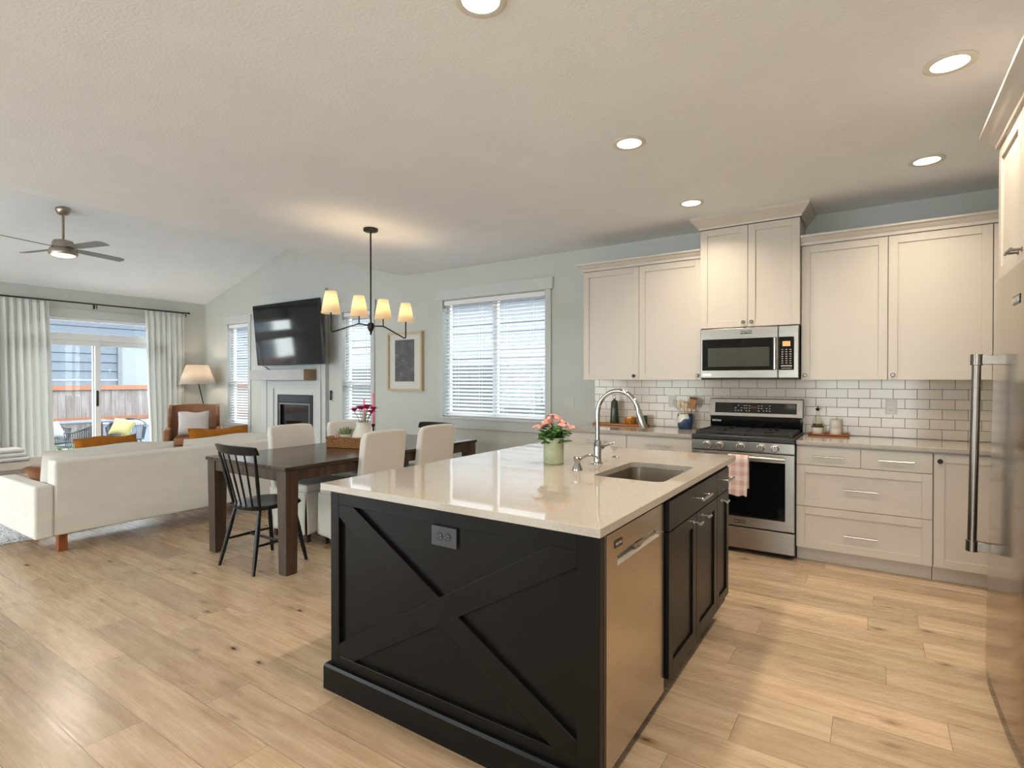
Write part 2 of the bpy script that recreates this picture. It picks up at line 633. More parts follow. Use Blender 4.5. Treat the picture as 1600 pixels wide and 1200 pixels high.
def wood_mat(name, a, b, c, rough=0.35, along='y', scale=3.0, plank=0.0):
    k = NT(name)
    sc = {'x': (0.7, 9, 9), 'y': (9, 0.7, 9), 'z': (9, 9, 0.7)}[along]
    v = k.coords(sc)
    n = k.noise(v, scale, 8, 0.6)
    col = k.ramp(n.outputs['Fac'], [(0.25, lin(a)), (0.5, lin(b)), (0.78, lin(c))])
    if plank:
        tc = k.coords((1, 1, 1))
        sp = k.n('ShaderNodeSeparateXYZ')
        k.l(tc, sp.inputs[0])
        pp = k.n('ShaderNodeMath', operation='PINGPONG')
        k.l(sp.outputs['X' if along == 'y' else 'Y'], pp.inputs[0])
        pp.inputs[1].default_value = plank / 2
        seam = k.ramp(pp.outputs[0], [(0.0, (0.45, 0.45, 0.45)), (0.02, (1, 1, 1))])
        col = k.mixc(1.0, col, seam, 'MULTIPLY')
    k.l(col, k.b.inputs['Base Color'])
    k.b.inputs['Roughness'].default_value = rough
    k.bump(n.outputs['Fac'], 0.12, 0.002)
    return k.m
M_['tabletop'] = wood_mat('dark_walnut_top', (48, 38, 31), (72, 60, 49), (94, 80, 66), 0.2, 'y', 3.0, 0.175)
M_['tableleg'] = wood_mat('dark_walnut_leg', (42, 31, 23), (64, 48, 36), (86, 66, 50), 0.42, 'z')
M_['wicker'] = None
def wicker_mat():
    k = NT('wicker')
    v = k.coords((1, 1, 1))
    w = k.n('ShaderNodeTexWave', wave_type='BANDS', bands_direction='Z')
    w.inputs['Scale'].default_value = 26
    w.inputs['Distortion'].default_value = 6
    w.inputs['Detail'].default_value = 2
    w.inputs['Detail Scale'].default_value = 6
    k.l(v, w.inputs['Vector'])
    k.l(k.ramp(w.outputs['Fac'], [(0.1, lin((88, 52, 22))), (0.6, lin((168, 112, 56))), (1.0, lin((196, 142, 82)))]), k.b.inputs['Base Color'])
    k.b.inputs['Roughness'].default_value = 0.7
    k.bump(w.outputs['Fac'], 0.9, 0.006)
    return k.m
M_['wicker'] = wicker_mat()

def shade_mat(name, rgb, emit, warm):
    """lit lampshade cloth: thin fabric over a glowing bulb"""
    k = NT(name)
    c = lin(rgb)
    v = k.coords((60, 60, 3))
    n = k.noise(v, 4, 2)
    col = k.ramp(n.outputs['Fac'], [(0.3, tuple(x * 0.93 for x in c)), (0.7, c)])
    k.l(col, k.b.inputs['Base Color'])
    k.b.inputs['Roughness'].default_value = 0.9
    tl = k.n('ShaderNodeBsdfTranslucent')
    k.l(col, tl.inputs[0])
    mx = k.n('ShaderNodeMixShader')
    mx.inputs[0].default_value = 0.5
    k.l(k.b.outputs[0], mx.inputs[1])
    k.l(tl.outputs[0], mx.inputs[2])
    k.b.inputs['Emission Color'].default_value = (*warm, 1)
    k.b.inputs['Emission Strength'].default_value = emit
    k.l(mx.outputs[0], k.out.inputs['Surface'])
    return k.m
M_['shade'] = shade_mat('lit_chandelier_shade', (240, 226, 200), 0.30, (1.0, 0.80, 0.52))
M_['lampshade'] = shade_mat('lit_floor_lamp_shade', (228, 218, 204), 0.0, (1.0, 0.72, 0.45))

def fence_mat():
    k = NT('weathered_fence_boards')
    v = k.coords((7, 7, 0.7))
    n = k.noise(v, 2.0, 6, 0.65)
    k.l(k.ramp(n.outputs['Fac'], [(0.25, lin((86, 74, 68))), (0.5, lin((116, 108, 106))), (0.75, lin((140, 134, 134)))]), k.b.inputs['Base Color'])
    k.b.inputs['Roughness'].default_value = 0.9
    return k.m
M_['fence'] = fence_mat()
M_['fencegrey'] = mat('grey_fence_boards', (88, 92, 98), 0.9, var=0.2, scale=6, stretch=(6, 6, 1))

def print_mat():
    k = NT('charcoal_print')
    v = k.coords((3, 1, 60))
    n = k.noise(v, 3.0, 4)
    v2 = k.coords((1, 1, 1))
    n2 = k.noise(v2, 9, 5)
    m = k.mixc(0.5, n.outputs['Fac'], n2.outputs['Fac'])
    k.l(k.ramp(m, [(0.35, lin((74, 74, 78))), (0.55, lin((92, 92, 95))), (0.66, lin((136, 134, 132)))]), k.b.inputs['Base Color'])
    k.b.inputs['Roughness'].default_value = 0.7
    return k.m
M_['print'] = print_mat()

def gingham_mat():
    k = NT('pink_check_towel')
    tc = k.n('ShaderNodeTexCoord')
    sp = k.n('ShaderNodeSeparateXYZ')
    k.l(tc.outputs['Object'], sp.inputs[0])
    fs = []
    for ax, per in (('X', 0.032), ('Z', 0.036)):
        md = k.n('ShaderNodeMath', operation='PINGPONG')
        k.l(sp.outputs[ax], md.inputs[0])
        md.inputs[1].default_value = per
        gt = k.n('ShaderNodeMath', operation='GREATER_THAN')
        k.l(md.outputs[0], gt.inputs[0])
        gt.inputs[1].default_value = per * 0.5
        fs.append(gt.outputs[0])
    ad = k.n('ShaderNodeMath', operation='ADD')
    k.l(fs[0], ad.inputs[0])
    k.l(fs[1], ad.inputs[1])
    hf = k.n('ShaderNodeMath', operation='MULTIPLY')
    k.l(ad.outputs[0], hf.inputs[0])
    hf.inputs[1].default_value = 0.5
    k.l(k.ramp(hf.outputs[0], [(0.0, lin((226, 214, 208))), (0.5, lin((220, 194, 190))), (1.0, lin((206, 168, 166)))]), k.b.inputs['Base Color'])
    k.b.inputs['Roughness'].default_value = 0.95
    n = k.noise(tc.outputs['Object'], 300, 2)
    k.bump(n.outputs['Fac'], 0.3, 0.002)
    return k.m
M_['towel'] = gingham_mat()

def crock_mat():
    """white crock with one broad curl of blue glaze"""
    k = NT('blue_swirl_crock')
    v = k.coords((1, 1, 1))
    n = k.noise(v, 7.5, 1)
    k.l(k.ramp(n.outputs['Fac'], [(0.43, lin((226, 222, 206))), (0.455, lin((60, 84, 120))), (0.62, lin((42, 60, 92)))]), k.b.inputs['Base Color'])
    k.b.inputs['Roughness'].default_value = 0.25
    return k.m
M_['crock'] = crock_mat()

# ================================================================== THE SETTING
def wall_with_holes(name, axis, pos, thick, a0, a1, z0, ztop, holes, m):
    """wall of boxes around openings; axis 'y': wall plane y=pos running along x, axis 'x': plane x=pos running along y"""
    mb = MB()
    def slab(u0, u1, za, zb):
        if u1 - u0 < 1e-4 or zb - za < 1e-4: return
        if axis == 'y': mb.box(u0, u1, min(pos, pos + thick), max(pos, pos + thick), za, zb)
        else: mb.box(min(pos, pos + thick), max(pos, pos + thick), u0, u1, za, zb)
    us = a0
    for (u0, u1, za, zb) in sorted(holes):
        slab(us, u0, z0, ztop)
        slab(u0, u1, z0, za)
        slab(u0, u1, zb, ztop)
        us = u1
    slab(us, a1, z0, ztop)
    return struct(mb.build(name, m, loc=(0, 0, 0), smooth=0))

# floor
struct(MB().box(XS, XR, YR, D, -0.12, 0).build('floor', M_['floor'], loc=(0, 0, 0), smooth=0))
# kitchen ceiling with its dropped edge, and the sloped living room ceiling
ZV = vault(XE) 
struct(MB().box(XE, XR + 0.15, YR - 0.15, D + 0.15, H, H + 0.12).build('ceiling', M_['ceil'], loc=(0, 0, 0), smooth=0))
struct(MB().box(XE, XE + 0.12, YR, D, H + 0.12, ZV + 0.2).build('wall_drop', M_['wall'], loc=(0, 0, 0), smooth=0))
struct(MB().prism([(XS - 0.15, vault(XS - 0.15)), (XE + 0.12, vault(XE + 0.12)), (XE + 0.12, vault(XE + 0.12) + 0.12), (XS - 0.15, vault(XS - 0.15) + 0.12)], YR - 0.15, D + 0.15, 'y')
       .build('ceiling_vault', M_['ceil'], loc=(0, 0, 0), smooth=0))

# openings: back wall windows (x0, x1, z0, z1)
WK = (-4.545, -3.05, 0.915, 2.37)
WL = (-9.56, -8.925, 0.60, 2.35)
WR = (-6.47, -5.87, 0.60, 2.35)
wall_with_holes('wall_back', 'y', D, 0.15, XS, XR, 0, H, [WK, WL, WR], M_['wall'])
# gable above the back wall of the living room
g = MB()
g.prism([(XS, H), (XE, H), (XE, ZV + 0.1), (XS, vault(XS) + 0.02)], D, D + 0.15, 'y')
struct(g.build('wall_gable', M_['wall'], loc=(0, 0, 0), smooth=0))
g = MB()
g.prism([(XS, H), (XE, H), (XE, ZV + 0.1), (XS, vault(XS) + 0.02)], YR - 0.15, YR, 'y')
struct(g.build('wall_gable_front', M_['wall'], loc=(0, 0, 0), smooth=0))
# slider wall
SL = (2.42, 4.75, 0.02, 2.34)
wall_with_holes('wall_left', 'x', XS, -0.15, YR, D, 0, 2.79, [SL], M_['wall'])
wall_with_holes('wall_right', 'x', XR, 0.15, YR, D, 0, H, [], M_['wall'])
# wall behind the camera, with unseen tall windows added to let in daylight
RW1 = (-9.9, -5.6, 0.08, 2.5)
RW2 = (-5.0, -3.5, 0.08, 2.5)
RW3 = (-1.2, 0.95, 0.08, 2.5)
wall_with_holes('wall_rear', 'y', YR, -0.15, XS, XR, 0, H, [RW1, RW2, RW3], M_['wall'])

# baseboards
bp = [(0.0, 0.0), (0.014, 0.0), (0.014, 0.10), (0.010, 0.112), (0.0, 0.112)]
def baseboard(name, path):
    struct(MB().sweep(path, bp).build(name, M_['trim'], loc=(0, 0, 0), smooth=0))
baseboard('baseboard_back', [(-6.79, D), (-2.46, D)])
baseboard('baseboard_back_left', [(XS + 0.015, D), (-8.47, D)])
baseboard('baseboard_left', [(XS, YR), (XS, 2.30)])

def window(name, hole, y, casing=True):
    """a window in the back wall: casing boards, vinyl sash, glass, sill and apron"""
    x0, x1, z0, z1 = hole
    w = sempty(name, ((x0 + x1) / 2, y, z0))
    f = MB()
    fy0, fy1 = y + 0.075, y + 0.125
    b = 0.045
    f.box(x0, x0 + b, fy0, fy1, z0, z1); f.box(x1 - b, x1, fy0, fy1, z0, z1)
    f.box(x0 + b, x1 - b, fy0, fy1, z0, z0 + b); f.box(x0 + b, x1 - b, fy0, fy1, z1 - b, z1)
    if x1 - x0 > 1:
        xm = (x0 + x1) / 2
        f.box(xm - 0.035, xm + 0.035, fy0, fy1, z0 + b, z1 - b)
    else:
        zm = z0 + (z1 - z0) * 0.42
        f.box(x0 + b, x1 - b, fy0, fy1, zm - 0.025, zm + 0.025)
    f.build('window_frame', M_['vinyl'], w, bevel=0.003)
    MB().box(x0 + 0.02, x1 - 0.02, y + 0.098, y + 0.102, z0 + 0.02, z1 - 0.02).build('pane', M_['glass'], w, smooth=0)
    if casing:
        c = MB()
        cw = 0.075
        c.box(x0 - cw, x0, y - 0.018, y, z0 - 0.02, z1 + 0.005); c.box(x1, x1 + cw, y - 0.018, y, z0 - 0.02, z1 + 0.005)
        c.build('side_casing', M_['trim'], w, bevel=0.002)
        h = MB()
        h.box(x0 - cw - 0.025, x1 + cw + 0.025, y - 0.026, y, z1 + 0.005, z1 + 0.14)
        h.build('head_casing', M_['trim'], w, bevel=0.002)
        s = MB()
        s.box(x0 - cw - 0.02, x1 + cw + 0.02, y - 0.04, y + 0.074, z0 - 0.028, z0 - 0.001)
        s.build('window_sill', M_['trim'], w, bevel=0.003)
        s = MB()
        s.box(x0 - cw, x1 + cw, y - 0.017, y, z0 - 0.14, z0 - 0.029)
        s.build('apron', M_['trim'], w, bevel=0.002)
    return w
window('window_1', WK, D)
window('window_2', WL, D)
window('window_3', WR, D)

def added_rear_window(name, hole):  # out-of-view window, added as a daylight source for the room
    x0, x1, z0, z1 = hole
    w = sempty(name, ((x0 + x1) / 2, YR, z0))
    f = MB()
    b = 0.06
    y0, y1 = YR - 0.11, YR - 0.05
    f.box(x0, x0 + b, y0, y1, z0, z1); f.box(x1 - b, x1, y0, y1, z0, z1)
    f.box(x0 + b, x1 - b, y0, y1, z0, z0 + b); f.box(x0 + b, x1 - b, y0, y1, z1 - b, z1)
    xm = (x0 + x1) / 2
    f.box(xm - 0.04, xm + 0.04, y0, y1, z0 + b, z1 - b)
    f.build('window_frame', M_['vinyl'], w)
    MB().box(x0 + 0.02, x1 - 0.02, YR - 0.082, YR - 0.078, z0 + 0.02, z1 - 0.02).build('pane', M_['glass'], w, smooth=0)
added_rear_window('added_window_4', RW1)
added_rear_window('added_window_5', RW2)
added_rear_window('added_window_6', RW3)

# sliding patio door with a transom light above
dr = sempty('door_1', (XS, (SL[0] + SL[1]) / 2, 0.02))
y0, y1, z0, z1 = SL
f = MB()
xa, xb = XS - 0.13, XS - 0.02
TZ0, TZ1 = 1.99, 2.10
f.box(xa, xb, y0, y0 + 0.06, z0, z1); f.box(xa, xb, y1 - 0.06, y1, z0, z1)
f.box(xa, xb, y0 + 0.06, y1 - 0.06, z0, z0 + 0.05); f.box(xa, xb, y0 + 0.06, y1 - 0.06, z1 - 0.05, z1)
f.box(xa, xb, y0 + 0.06, y1 - 0.06, TZ0, TZ1)
f.build('door_frame', M_['vinyl'], dr, bevel=0.004)
ym = 3.60
p = MB()
for (ya, yb, xo) in ((y0 + 0.06, ym + 0.02, -0.05), (ym - 0.075, y1 - 0.06, -0.095)):
    x_ = XS + xo
    p.box(x_ - 0.02, x_ + 0.02, ya, ya + 0.075, z0 + 0.05, TZ0); p.box(x_ - 0.02, x_ + 0.02, yb - 0.075, yb, z0 + 0.05, TZ0)
    p.box(x_ - 0.02, x_ + 0.02, ya + 0.075, yb - 0.075, z0 + 0.05, z0 + 0.14); p.box(x_ - 0.02, x_ + 0.02, ya + 0.075, yb - 0.075, TZ0 - 0.075, TZ0)
p.build('sliding_sash', M_['vinyl'], dr, bevel=0.003)
MB().box(XS - 0.052, XS - 0.048, y0 + 0.13, ym - 0.05, z0 + 0.13, TZ0 - 0.07).build('pane', M_['glass'], dr, smooth=0)
MB().box(XS - 0.097, XS - 0.093, ym - 0.01, y1 - 0.13, z0 + 0.13, TZ0 - 0.07).build('pane', M_['glass'], dr, smooth=0)
MB().box(XS - 0.077, XS - 0.073, y0 + 0.05, y1 - 0.05, TZ1 - 0.005, z1 - 0.04).build('pane', M_['glass'], dr, smooth=0)
MB().box(XS - 0.03, XS - 0.012, ym - 0.045, ym - 0.015, 0.95, 1.20).build('door_handle', M_['black'], dr, bevel=0.006)
hc = MB()
hc.box(XS, XS + 0.02, y0 - 0.10, y1 + 0.10, z1 + 0.005, z1 + 0.13)
hc.build('head_casing', M_['trim'], dr, bevel=0.003)
hc = MB()
hc.box(XS, XS + 0.016, y0 - 0.09, y0, 0.0, z1 + 0.005); hc.box(XS, XS + 0.016, y1, y1 + 0.09, 0.0, z1 + 0.005)
hc.build('side_casing', M_['trim'], dr, bevel=0.003)

# daylight sampling guides at the openings
def portal(loc, rot, sx, sy):
    l = bpy.data.lights.new('daylight_portal', 'AREA')
    l.shape = 'RECTANGLE'; l.size = sx; l.size_y = sy
    l.cycles.is_portal = True
    o = bpy.data.objects.new('daylight_portal', l)
    C.objects.link(o)
    o.location = loc; o.rotation_euler = rot
for hole in (WK, WL, WR):
    portal(((hole[0] + hole[1]) / 2, D + 0.16, (hole[2] + hole[3]) / 2), (R(-90), 0, 0), hole[1] - hole[0], hole[3] - hole[2])
for hole in (RW1, RW2, RW3):
    portal(((hole[0] + hole[1]) / 2, YR - 0.16, (hole[2] + hole[3]) / 2), (R(90), 0, 0), hole[1] - hole[0], hole[3] - hole[2])
portal((XS - 0.16, (SL[0] + SL[1]) / 2, (SL[2] + SL[3]) / 2), (0, R(-90), 0), SL[3] - SL[2], SL[1] - SL[0])

# ------------------------------------------------------------------ blinds
def blind(hole, label, tilt, wand_side=-1):
    x0, x1, z0, z1 = hole
    x0 += 0.006; x1 -= 0.006
    y = D + 0.035
    t = thing('window_blind', label, 'blind', ((x0 + x1) / 2, y, z0), 'white slatted blinds')
    MB().box(x0, x1, y - 0.03, y + 0.028, z1 - 0.062, z1 - 0.004).build('head_rail', M_['vinyl'], t, bevel=0.004)
    MB().box(x0, x1, y - 0.025, y + 0.025, z0 + 0.004, z0 + 0.022).build('bottom_rail', M_['vinyl'], t, bevel=0.004)
    sl = MB()
    zz = z1 - 0.085
    n = 0
    ca, sa = math.cos(R(tilt)), math.sin(R(tilt))
    while zz > z0 + 0.04:
        hw, th = 0.0245, 0.0013
        q = []
        for (a, b) in ((-hw, -th), (hw, -th), (hw, th), (-hw, th)):
            q.append((y + a * ca - b * sa, zz + a * sa + b * ca))
        sl.prism(q, x0 + 0.003, x1 - 0.003, 'x')
        zz -= 0.0455
    sl.build('slats', M_['slat'], t, smooth=0)
    cd = MB()
    nx = 2 if x1 - x0 < 1 else 4
    for i in range(nx):
        xx = x0 + (x1 - x0) * (0.13 + 0.74 * i / (nx - 1))
        for dy in (-0.027, 0.027):
            cd.box(xx - 0.0012, xx + 0.0012, y + dy - 0.0008, y + dy + 0.0008, z0 + 0.02, z1 - 0.06)
    cd.build('ladder_cord', M_['vinyl'], t, smooth=0)
    w = MB()
    wx = x0 + 0.045
    w.cyl((wx, y - 0.034, z1 - 0.06), (wx, y - 0.034, z1 - 0.06 - min(0.75, (z1 - z0) * 0.5)), 0.0035, n=6)
    w.build('tilt_wand', M_['vinyl'], t)
    return t
blind(WK, 'wide white slatted blind over the kitchen window beside the upper cabinets', 24)
blind(WL, 'narrow white blind left of the fireplace, next to the floor lamp', 24)
blind(WR, 'narrow white blind between the television and the framed print', 24)

# ------------------------------------------------------------------ curtains on their rod
def curtain_panel(label, ya, yb, yta, ytb, folds, seed):
    rnd = random.Random(seed)
    ph = [rnd.uniform(-0.6, 0.6) for _ in range(folds * 2 + 2)]
    am = [rnd.uniform(0.7, 1.25) for _ in range(folds * 2 + 2)]
    zt, zb = 2.545, 0.03
    def fn(u, v):
        z = zt + (zb - zt) * v
        y = (yta + (ytb - yta) * u) * (1 - v) + (ya + (yb - ya) * u) * v
        k = u * folds * 2
        i = int(min(k, folds * 2 - 0.001))
        a = am[i] * (1 - (k - i)) + am[i + 1] * (k - i)
        p_ = ph[i] * (1 - (k - i)) + ph[i + 1] * (k - i)
        amp = (0.018 + 0.03 * min(1, v * 5)) * a
        x = XS + 0.115 + amp * math.sin(k * PI + p_ * min(1, v * 3)) + 0.008 * math.sin(9 * v + 5 * u)
        return (x, y + 0.008 * math.sin(k * 2 * PI), z)
    t = tag(MB().grid(fn, folds * 14, 26).build('curtain', M_['curtain'], smooth=180, solid=0.0025), label, 'curtain', 'white curtains at the patio door')
    return t
curtain_panel('white curtain at the left side of the patio door, cut by the photo edge', 2.05, 2.98, 2.05, 2.92, 10, 3)
curtain_panel('white curtain at the right side of the patio door, beside the floor lamp', 4.27, 4.80, 4.20, 4.83, 7, 5)
rod = thing('curtain_rod', 'long thin black curtain rod above the sliding patio door', 'curtain rod', (XS + 0.115, 3.4, 2.56))
MB().cyl((XS + 0.115, 1.75, 2.565), (XS + 0.115, 4.89, 2.565), 0.011, n=10).build('rod', M_['blackmetal'], rod)
for yy in (1.735, 4.905):
    MB().ball((XS + 0.115, yy, 2.565), 0.02).build('finial', M_['blackmetal'], rod)
for yy in (3.52, 4.86):
    b = MB()
    b.box(XS + 0.001, XS + 0.008, yy - 0.012, yy + 0.012, 2.50, 2.58)
    b.cyl((XS + 0.004, yy, 2.53), (XS + 0.115, yy, 2.53), 0.005, n=8)
    b.cyl((XS + 0.115, yy, 2.49), (XS + 0.115, yy, 2.552), 0.006, n=8)
    b.build('bracket', M_['blackmetal'], rod)

# ================================================================== OUTSIDE
GZ = -0.14
struct(MB().box(-30, XS - 0.151, -12, 20, GZ - 0.1, GZ).build('ground_patio', mat('pale_patio', (140, 142, 144), 0.9, var=0.05), loc=(0, 0, 0), smooth=0))
struct(MB().box(XS - 0.15, 14, D + 0.151, 20, GZ - 0.1, GZ).build('ground_side_yard', mat('pale_gravel', (128, 130, 132), 0.9, var=0.08), loc=(0, 0, 0), smooth=0))
struct(MB().box(XS - 0.15, 14, -14, YR - 0.151, GZ - 0.1, GZ).build('ground_bounce_front', mat('bounce_concrete', (222, 224, 226), 0.9, var=0.05), loc=(0, 0, 0), smooth=0))  # unseen ground, made pale to bounce daylight up to the ceiling

def fence(name_label, axis, pos, a0, a1, ztop, m, rails=True, board=0.14):
    mid = (a0 + a1) / 2
    loc = (pos, mid, GZ) if axis == 'x' else (mid, pos, GZ)
    t = thing('board_fence', name_label, 'fence', loc)
    b = MB()
    rnd = random.Random(11)
    u = a0
    while u < a1:
        d = rnd.uniform(-0.004, 0.004)
        if axis == 'x': b.box(pos - 0.012 + d, pos + 0.012 + d, u + 0.002, u + board - 0.002, GZ + 0.02, ztop - 0.03)
        else: b.box(u + 0.002, u + board - 0.002, pos - 0.012 + d, pos + 0.012 + d, GZ + 0.02, ztop - 0.03)
        u += board
    b.build('boards', m, t, smooth=0)
    if rails:
        for (za, zb, nm) in ((ztop - 0.10, ztop, 'top_rail'), (ztop - 0.80, ztop - 0.71, 'middle_rail')):
            r_ = MB()
            if axis == 'x': r_.box(pos + 0.018, pos + 0.06, a0, a1, za, zb)
            else: r_.box(a0, a1, pos - 0.06, pos - 0.018, za, zb)
            r_.build(nm, M_['orange'], t, smooth=0)
    return t
fence('weathered board fence with orange cedar rails behind the patio', 'x', -14.6, -2.0, 11.0, 1.25, M_['fence'])
fence('grey board fence close outside the kitchen window', 'y', D + 2.6, -12.6, 3.0, 1.66, M_['fencegrey'], rails=False)

# neighbour beyond the patio
nb = thing('house', 'pale blue-grey lap-sided house behind the patio fence', 'house', (-18.5, 6, GZ))
b = MB()
zz = GZ + 0.02
while zz < 3.7:
    # each course leans out at its lower edge
    b.hexa([(-21.5, -2, zz), (-18.48, -2, zz), (-18.48, 14, zz), (-21.5, 14, zz)], [(-21.5, -2, zz + 0.24), (-18.51, -2, zz + 0.24), (-18.51, 14, zz + 0.24), (-21.5, 14, zz + 0.24)])
    zz += 0.25
b.build('lap_siding', M_['siding'], nb, smooth=0)
wf = MB()
wy0, wy1, wz0, wz1 = 6.95, 8.55, 1.05, 2.35
for (ya, yb, za, zb) in ((wy0 - 0.1, wy0, wz0 - 0.1, wz1 + 0.1), (wy1, wy1 + 0.1, wz0 - 0.1, wz1 + 0.1), (wy0, wy1, wz1, wz1 + 0.1), (wy0, wy1, wz0 - 0.1, wz0), (7.66, 7.76, wz0, wz1)):
    wf.box(-18.478, -18.44, ya, yb, za, zb)
wfo = wf.build('window_frame', mat('house_window_frame', (96, 100, 106), 0.5), nb, smooth=0)
MB().box(-18.476, -18.46, wy0, wy1, wz0, wz1).build('pane', mat('house_window', (124, 130, 136), 0.1, var=0.03), wfo, smooth=0)
rf = MB()
rf.prism([(-22.0, 3.62), (-17.9, 3.62), (-20, 4.6)], -2.4, 14.4, 'y')
rf.build('roof', mat('dark_shingle', (96, 98, 104), 0.9, bump=0.5), nb, smooth=0)

# neighbour beyond the kitchen window
nb = thing('house', 'white house seen through the kitchen window blind, above the fence', 'house', (-4, D + 6.5, GZ))
b = MB()
zz = GZ + 0.02
while zz < 3.3:
    b.hexa([(-13, D + 5.02, zz), (5, D + 5.02, zz), (5, D + 8, zz), (-13, D + 8, zz)], [(-13, D + 5.04, zz + 0.19), (5, D + 5.04, zz + 0.19), (5, D + 8, zz + 0.19), (-13, D + 8, zz + 0.19)])
    zz += 0.2
b.build('lap_siding', mat('white_siding', (122, 126, 134), 0.7, var=0.02), nb, smooth=0)
rf = MB()
rf.prism([(D + 4.6, 3.28), (D + 8.4, 3.28), (D + 6.5, 4.2)], -13.4, 5.4, 'x')
rf.build('roof', mat('grey_shingle', (110, 112, 116), 0.9, bump=0.5), nb, smooth=0)

# ------------------------------------------------------------------ patio furniture
def rope_chair(label, loc, rz, cushion_col):
    t = thing('patio_chair', label, 'chair', (0, 0, 0), 'rope patio chairs')
    fr = MB()
    def arc(a):       # plan of the back shell: horseshoe open to the front (-y)
        return (0.33 * math.cos(a), 0.05 + 0.30 * math.sin(a))
    angs = [R(-25) + R(230) * i / 18 for i in range(19)]
    top = [(*arc(a), 0.60 + 0.14 * max(0, math.sin(a)) ** 1.2) for a in angs]
    low = [(arc(a)[0] * 0.86, arc(a)[1] * 0.86, 0.36) for a in angs]
    fr.tube(top, 0.013, 8)
    fr.tube(low, 0.013, 8)
    fr.build('frame', M_['rattan'], t)
    rp = MB()
    for i in range(37):
        a = R(-25) + R(230) * i / 36
        p = (*arc(a), 0.60 + 0.14 * max(0, math.sin(a)) ** 1.2)
        q = (arc(a)[0] * 0.86, arc(a)[1] * 0.86, 0.36)
        rp.cyl(p, q, 0.006, n=5)
    rp.build('rope_back', M_['rattan'], t)
    s = MB()
    s.prism([(0.28 * math.cos(2 * PI * i / 24), 0.02 + 0.27 * math.sin(2 * PI * i / 24)) for i in range(24)], 0.345, 0.375)
    s.build('seat', M_['rattan'], t)
    for sx in (-1, 1):
        for sy in (-1, 1):
            MB().cyl((sx * 0.2, 0.02 + sy * 0.19, 0.35), (sx * 0.27, 0.02 + sy * 0.25, 0.0), 0.013, n=8).build('leg', M_['rattan'], t)
    put(t, loc, rz)
    return t
rope_chair('black rope patio chair left of the door mullion, side on', (-11.75, 3.72, GZ), R(-35), None)
rope_chair('black rope patio chair holding the yellow cushion, right of the mullion', (-12.1, 4.62, GZ), R(60), None)
rope_chair('black rope patio chair half hidden by the left curtain', (-12.48, 3.60, GZ), R(120), None)
pt = thing('patio_table', 'dark low patio table among the rope chairs outside', 'table', (-13.45, 4.3, GZ))
MB().box(-13.8, -13.1, 3.7, 4.85, 0.50, 0.535).build('table_top', mat('patio_tabletop', (96, 104, 112), 0.2), pt, bevel=0.006)
for sx in (-13.72, -13.18):
    for sy in (3.78, 4.77):
        MB().box(sx - 0.025, sx + 0.025, sy - 0.025, sy + 0.025, GZ, 0.498).build('leg', M_['rattan'], pt)

def pillow_mesh(w, h, t, M, pinch=0.06, seed=0, nu=18):
    """a sewn cushion w x h, t thick, in its own plane (x, z), puffed along y"""
    rnd = random.Random(seed)
    a1, a2, a3 = rnd.uniform(0, 6), rnd.uniform(0, 6), rnd.uniform(0, 6)
    def side(sgn):
        def fn(u, v):
            x, z = 2 * u - 1, 2 * v - 1
            e = max(0.0, (1 - abs(x) ** 2.4)) * max(0.0, (1 - abs(z) ** 2.4))
            th = t / 2 * e ** 0.42 * (1 + 0.10 * math.sin(3.1 * x + a1) * math.sin(2.7 * z + a2))
            sx = 1 - pinch * (1 - z * z) 
            sz = 1 - pinch * (1 - x * x)
            return (x * w / 2 * sx, sgn * th, z * h / 2 * sz + 0.01 * math.sin(4 * x + a3) * (abs(z) > 0.9))
        return fn
    mb = MB(M)
    mb.grid(side(1), nu, nu)
    mb.grid(side(-1), nu, nu)
    return mb
def pillow(name, label, cat, loc, rot, w, h, t, m, group=None, seed=0, pinch=0.05):
    M = Matrix.Translation(loc) @ Matrix.Rotation(rot[2], 4, 'Z') @ Matrix.Rotation(rot[1], 4, 'Y') @ Matrix.Rotation(rot[0], 4, 'X')
    o = pillow_mesh(w, h, t, M, pinch, seed).build(name, m, smooth=180)
    return tag(o, label, cat, group)
pillow('cushion', 'pale yellow cushion leaning in the patio chair outside', 'cushion', (-12.1, 4.56, 0.46), (R(-30), R(12), R(50)), 0.36, 0.34, 0.16, mat('pale_yellow_cloth', (150, 142, 96), 0.9), seed=3)
pillow('cushion', 'white cushion outside beside the left curtain edge', 'cushion', (-12.48, 3.60, 0.45), (R(-30), 0, R(120)), 0.38, 0.36, 0.14, mat('white_outdoor_cloth', (150, 154, 156), 0.9), seed=4)
bx = thing('deck_box', 'blue-grey storage box at the right end of the patio view', 'box', (-13.6, 6.0, GZ))
MB().box(-14.1, -13.2, 4.95, 6.6, GZ, 0.40).build('body', mat('deck_box_grey', (126, 136, 150), 0.7), bx, bevel=0.01)
MB().box(-14.13, -13.17, 4.92, 6.63, 0.402, 0.46).build('lid', mat('deck_box_lid', (188, 196, 204), 0.6), bx, bevel=0.01)
pot = thing('planter', 'pale terracotta planter with green shoots by the patio chair', 'planter', (-11.3, 3.42, GZ))
MB().lathe((-11.3, 3.42, GZ), [(0, 0), (0.14, 0), (0.18, 0.30), (0.19, 0.31), (0.17, 0.31), (0.16, 0.26), (0, 0.26)]).build('pot', mat('terracotta', (214, 168, 146), 0.8), pot)
gs = MB()
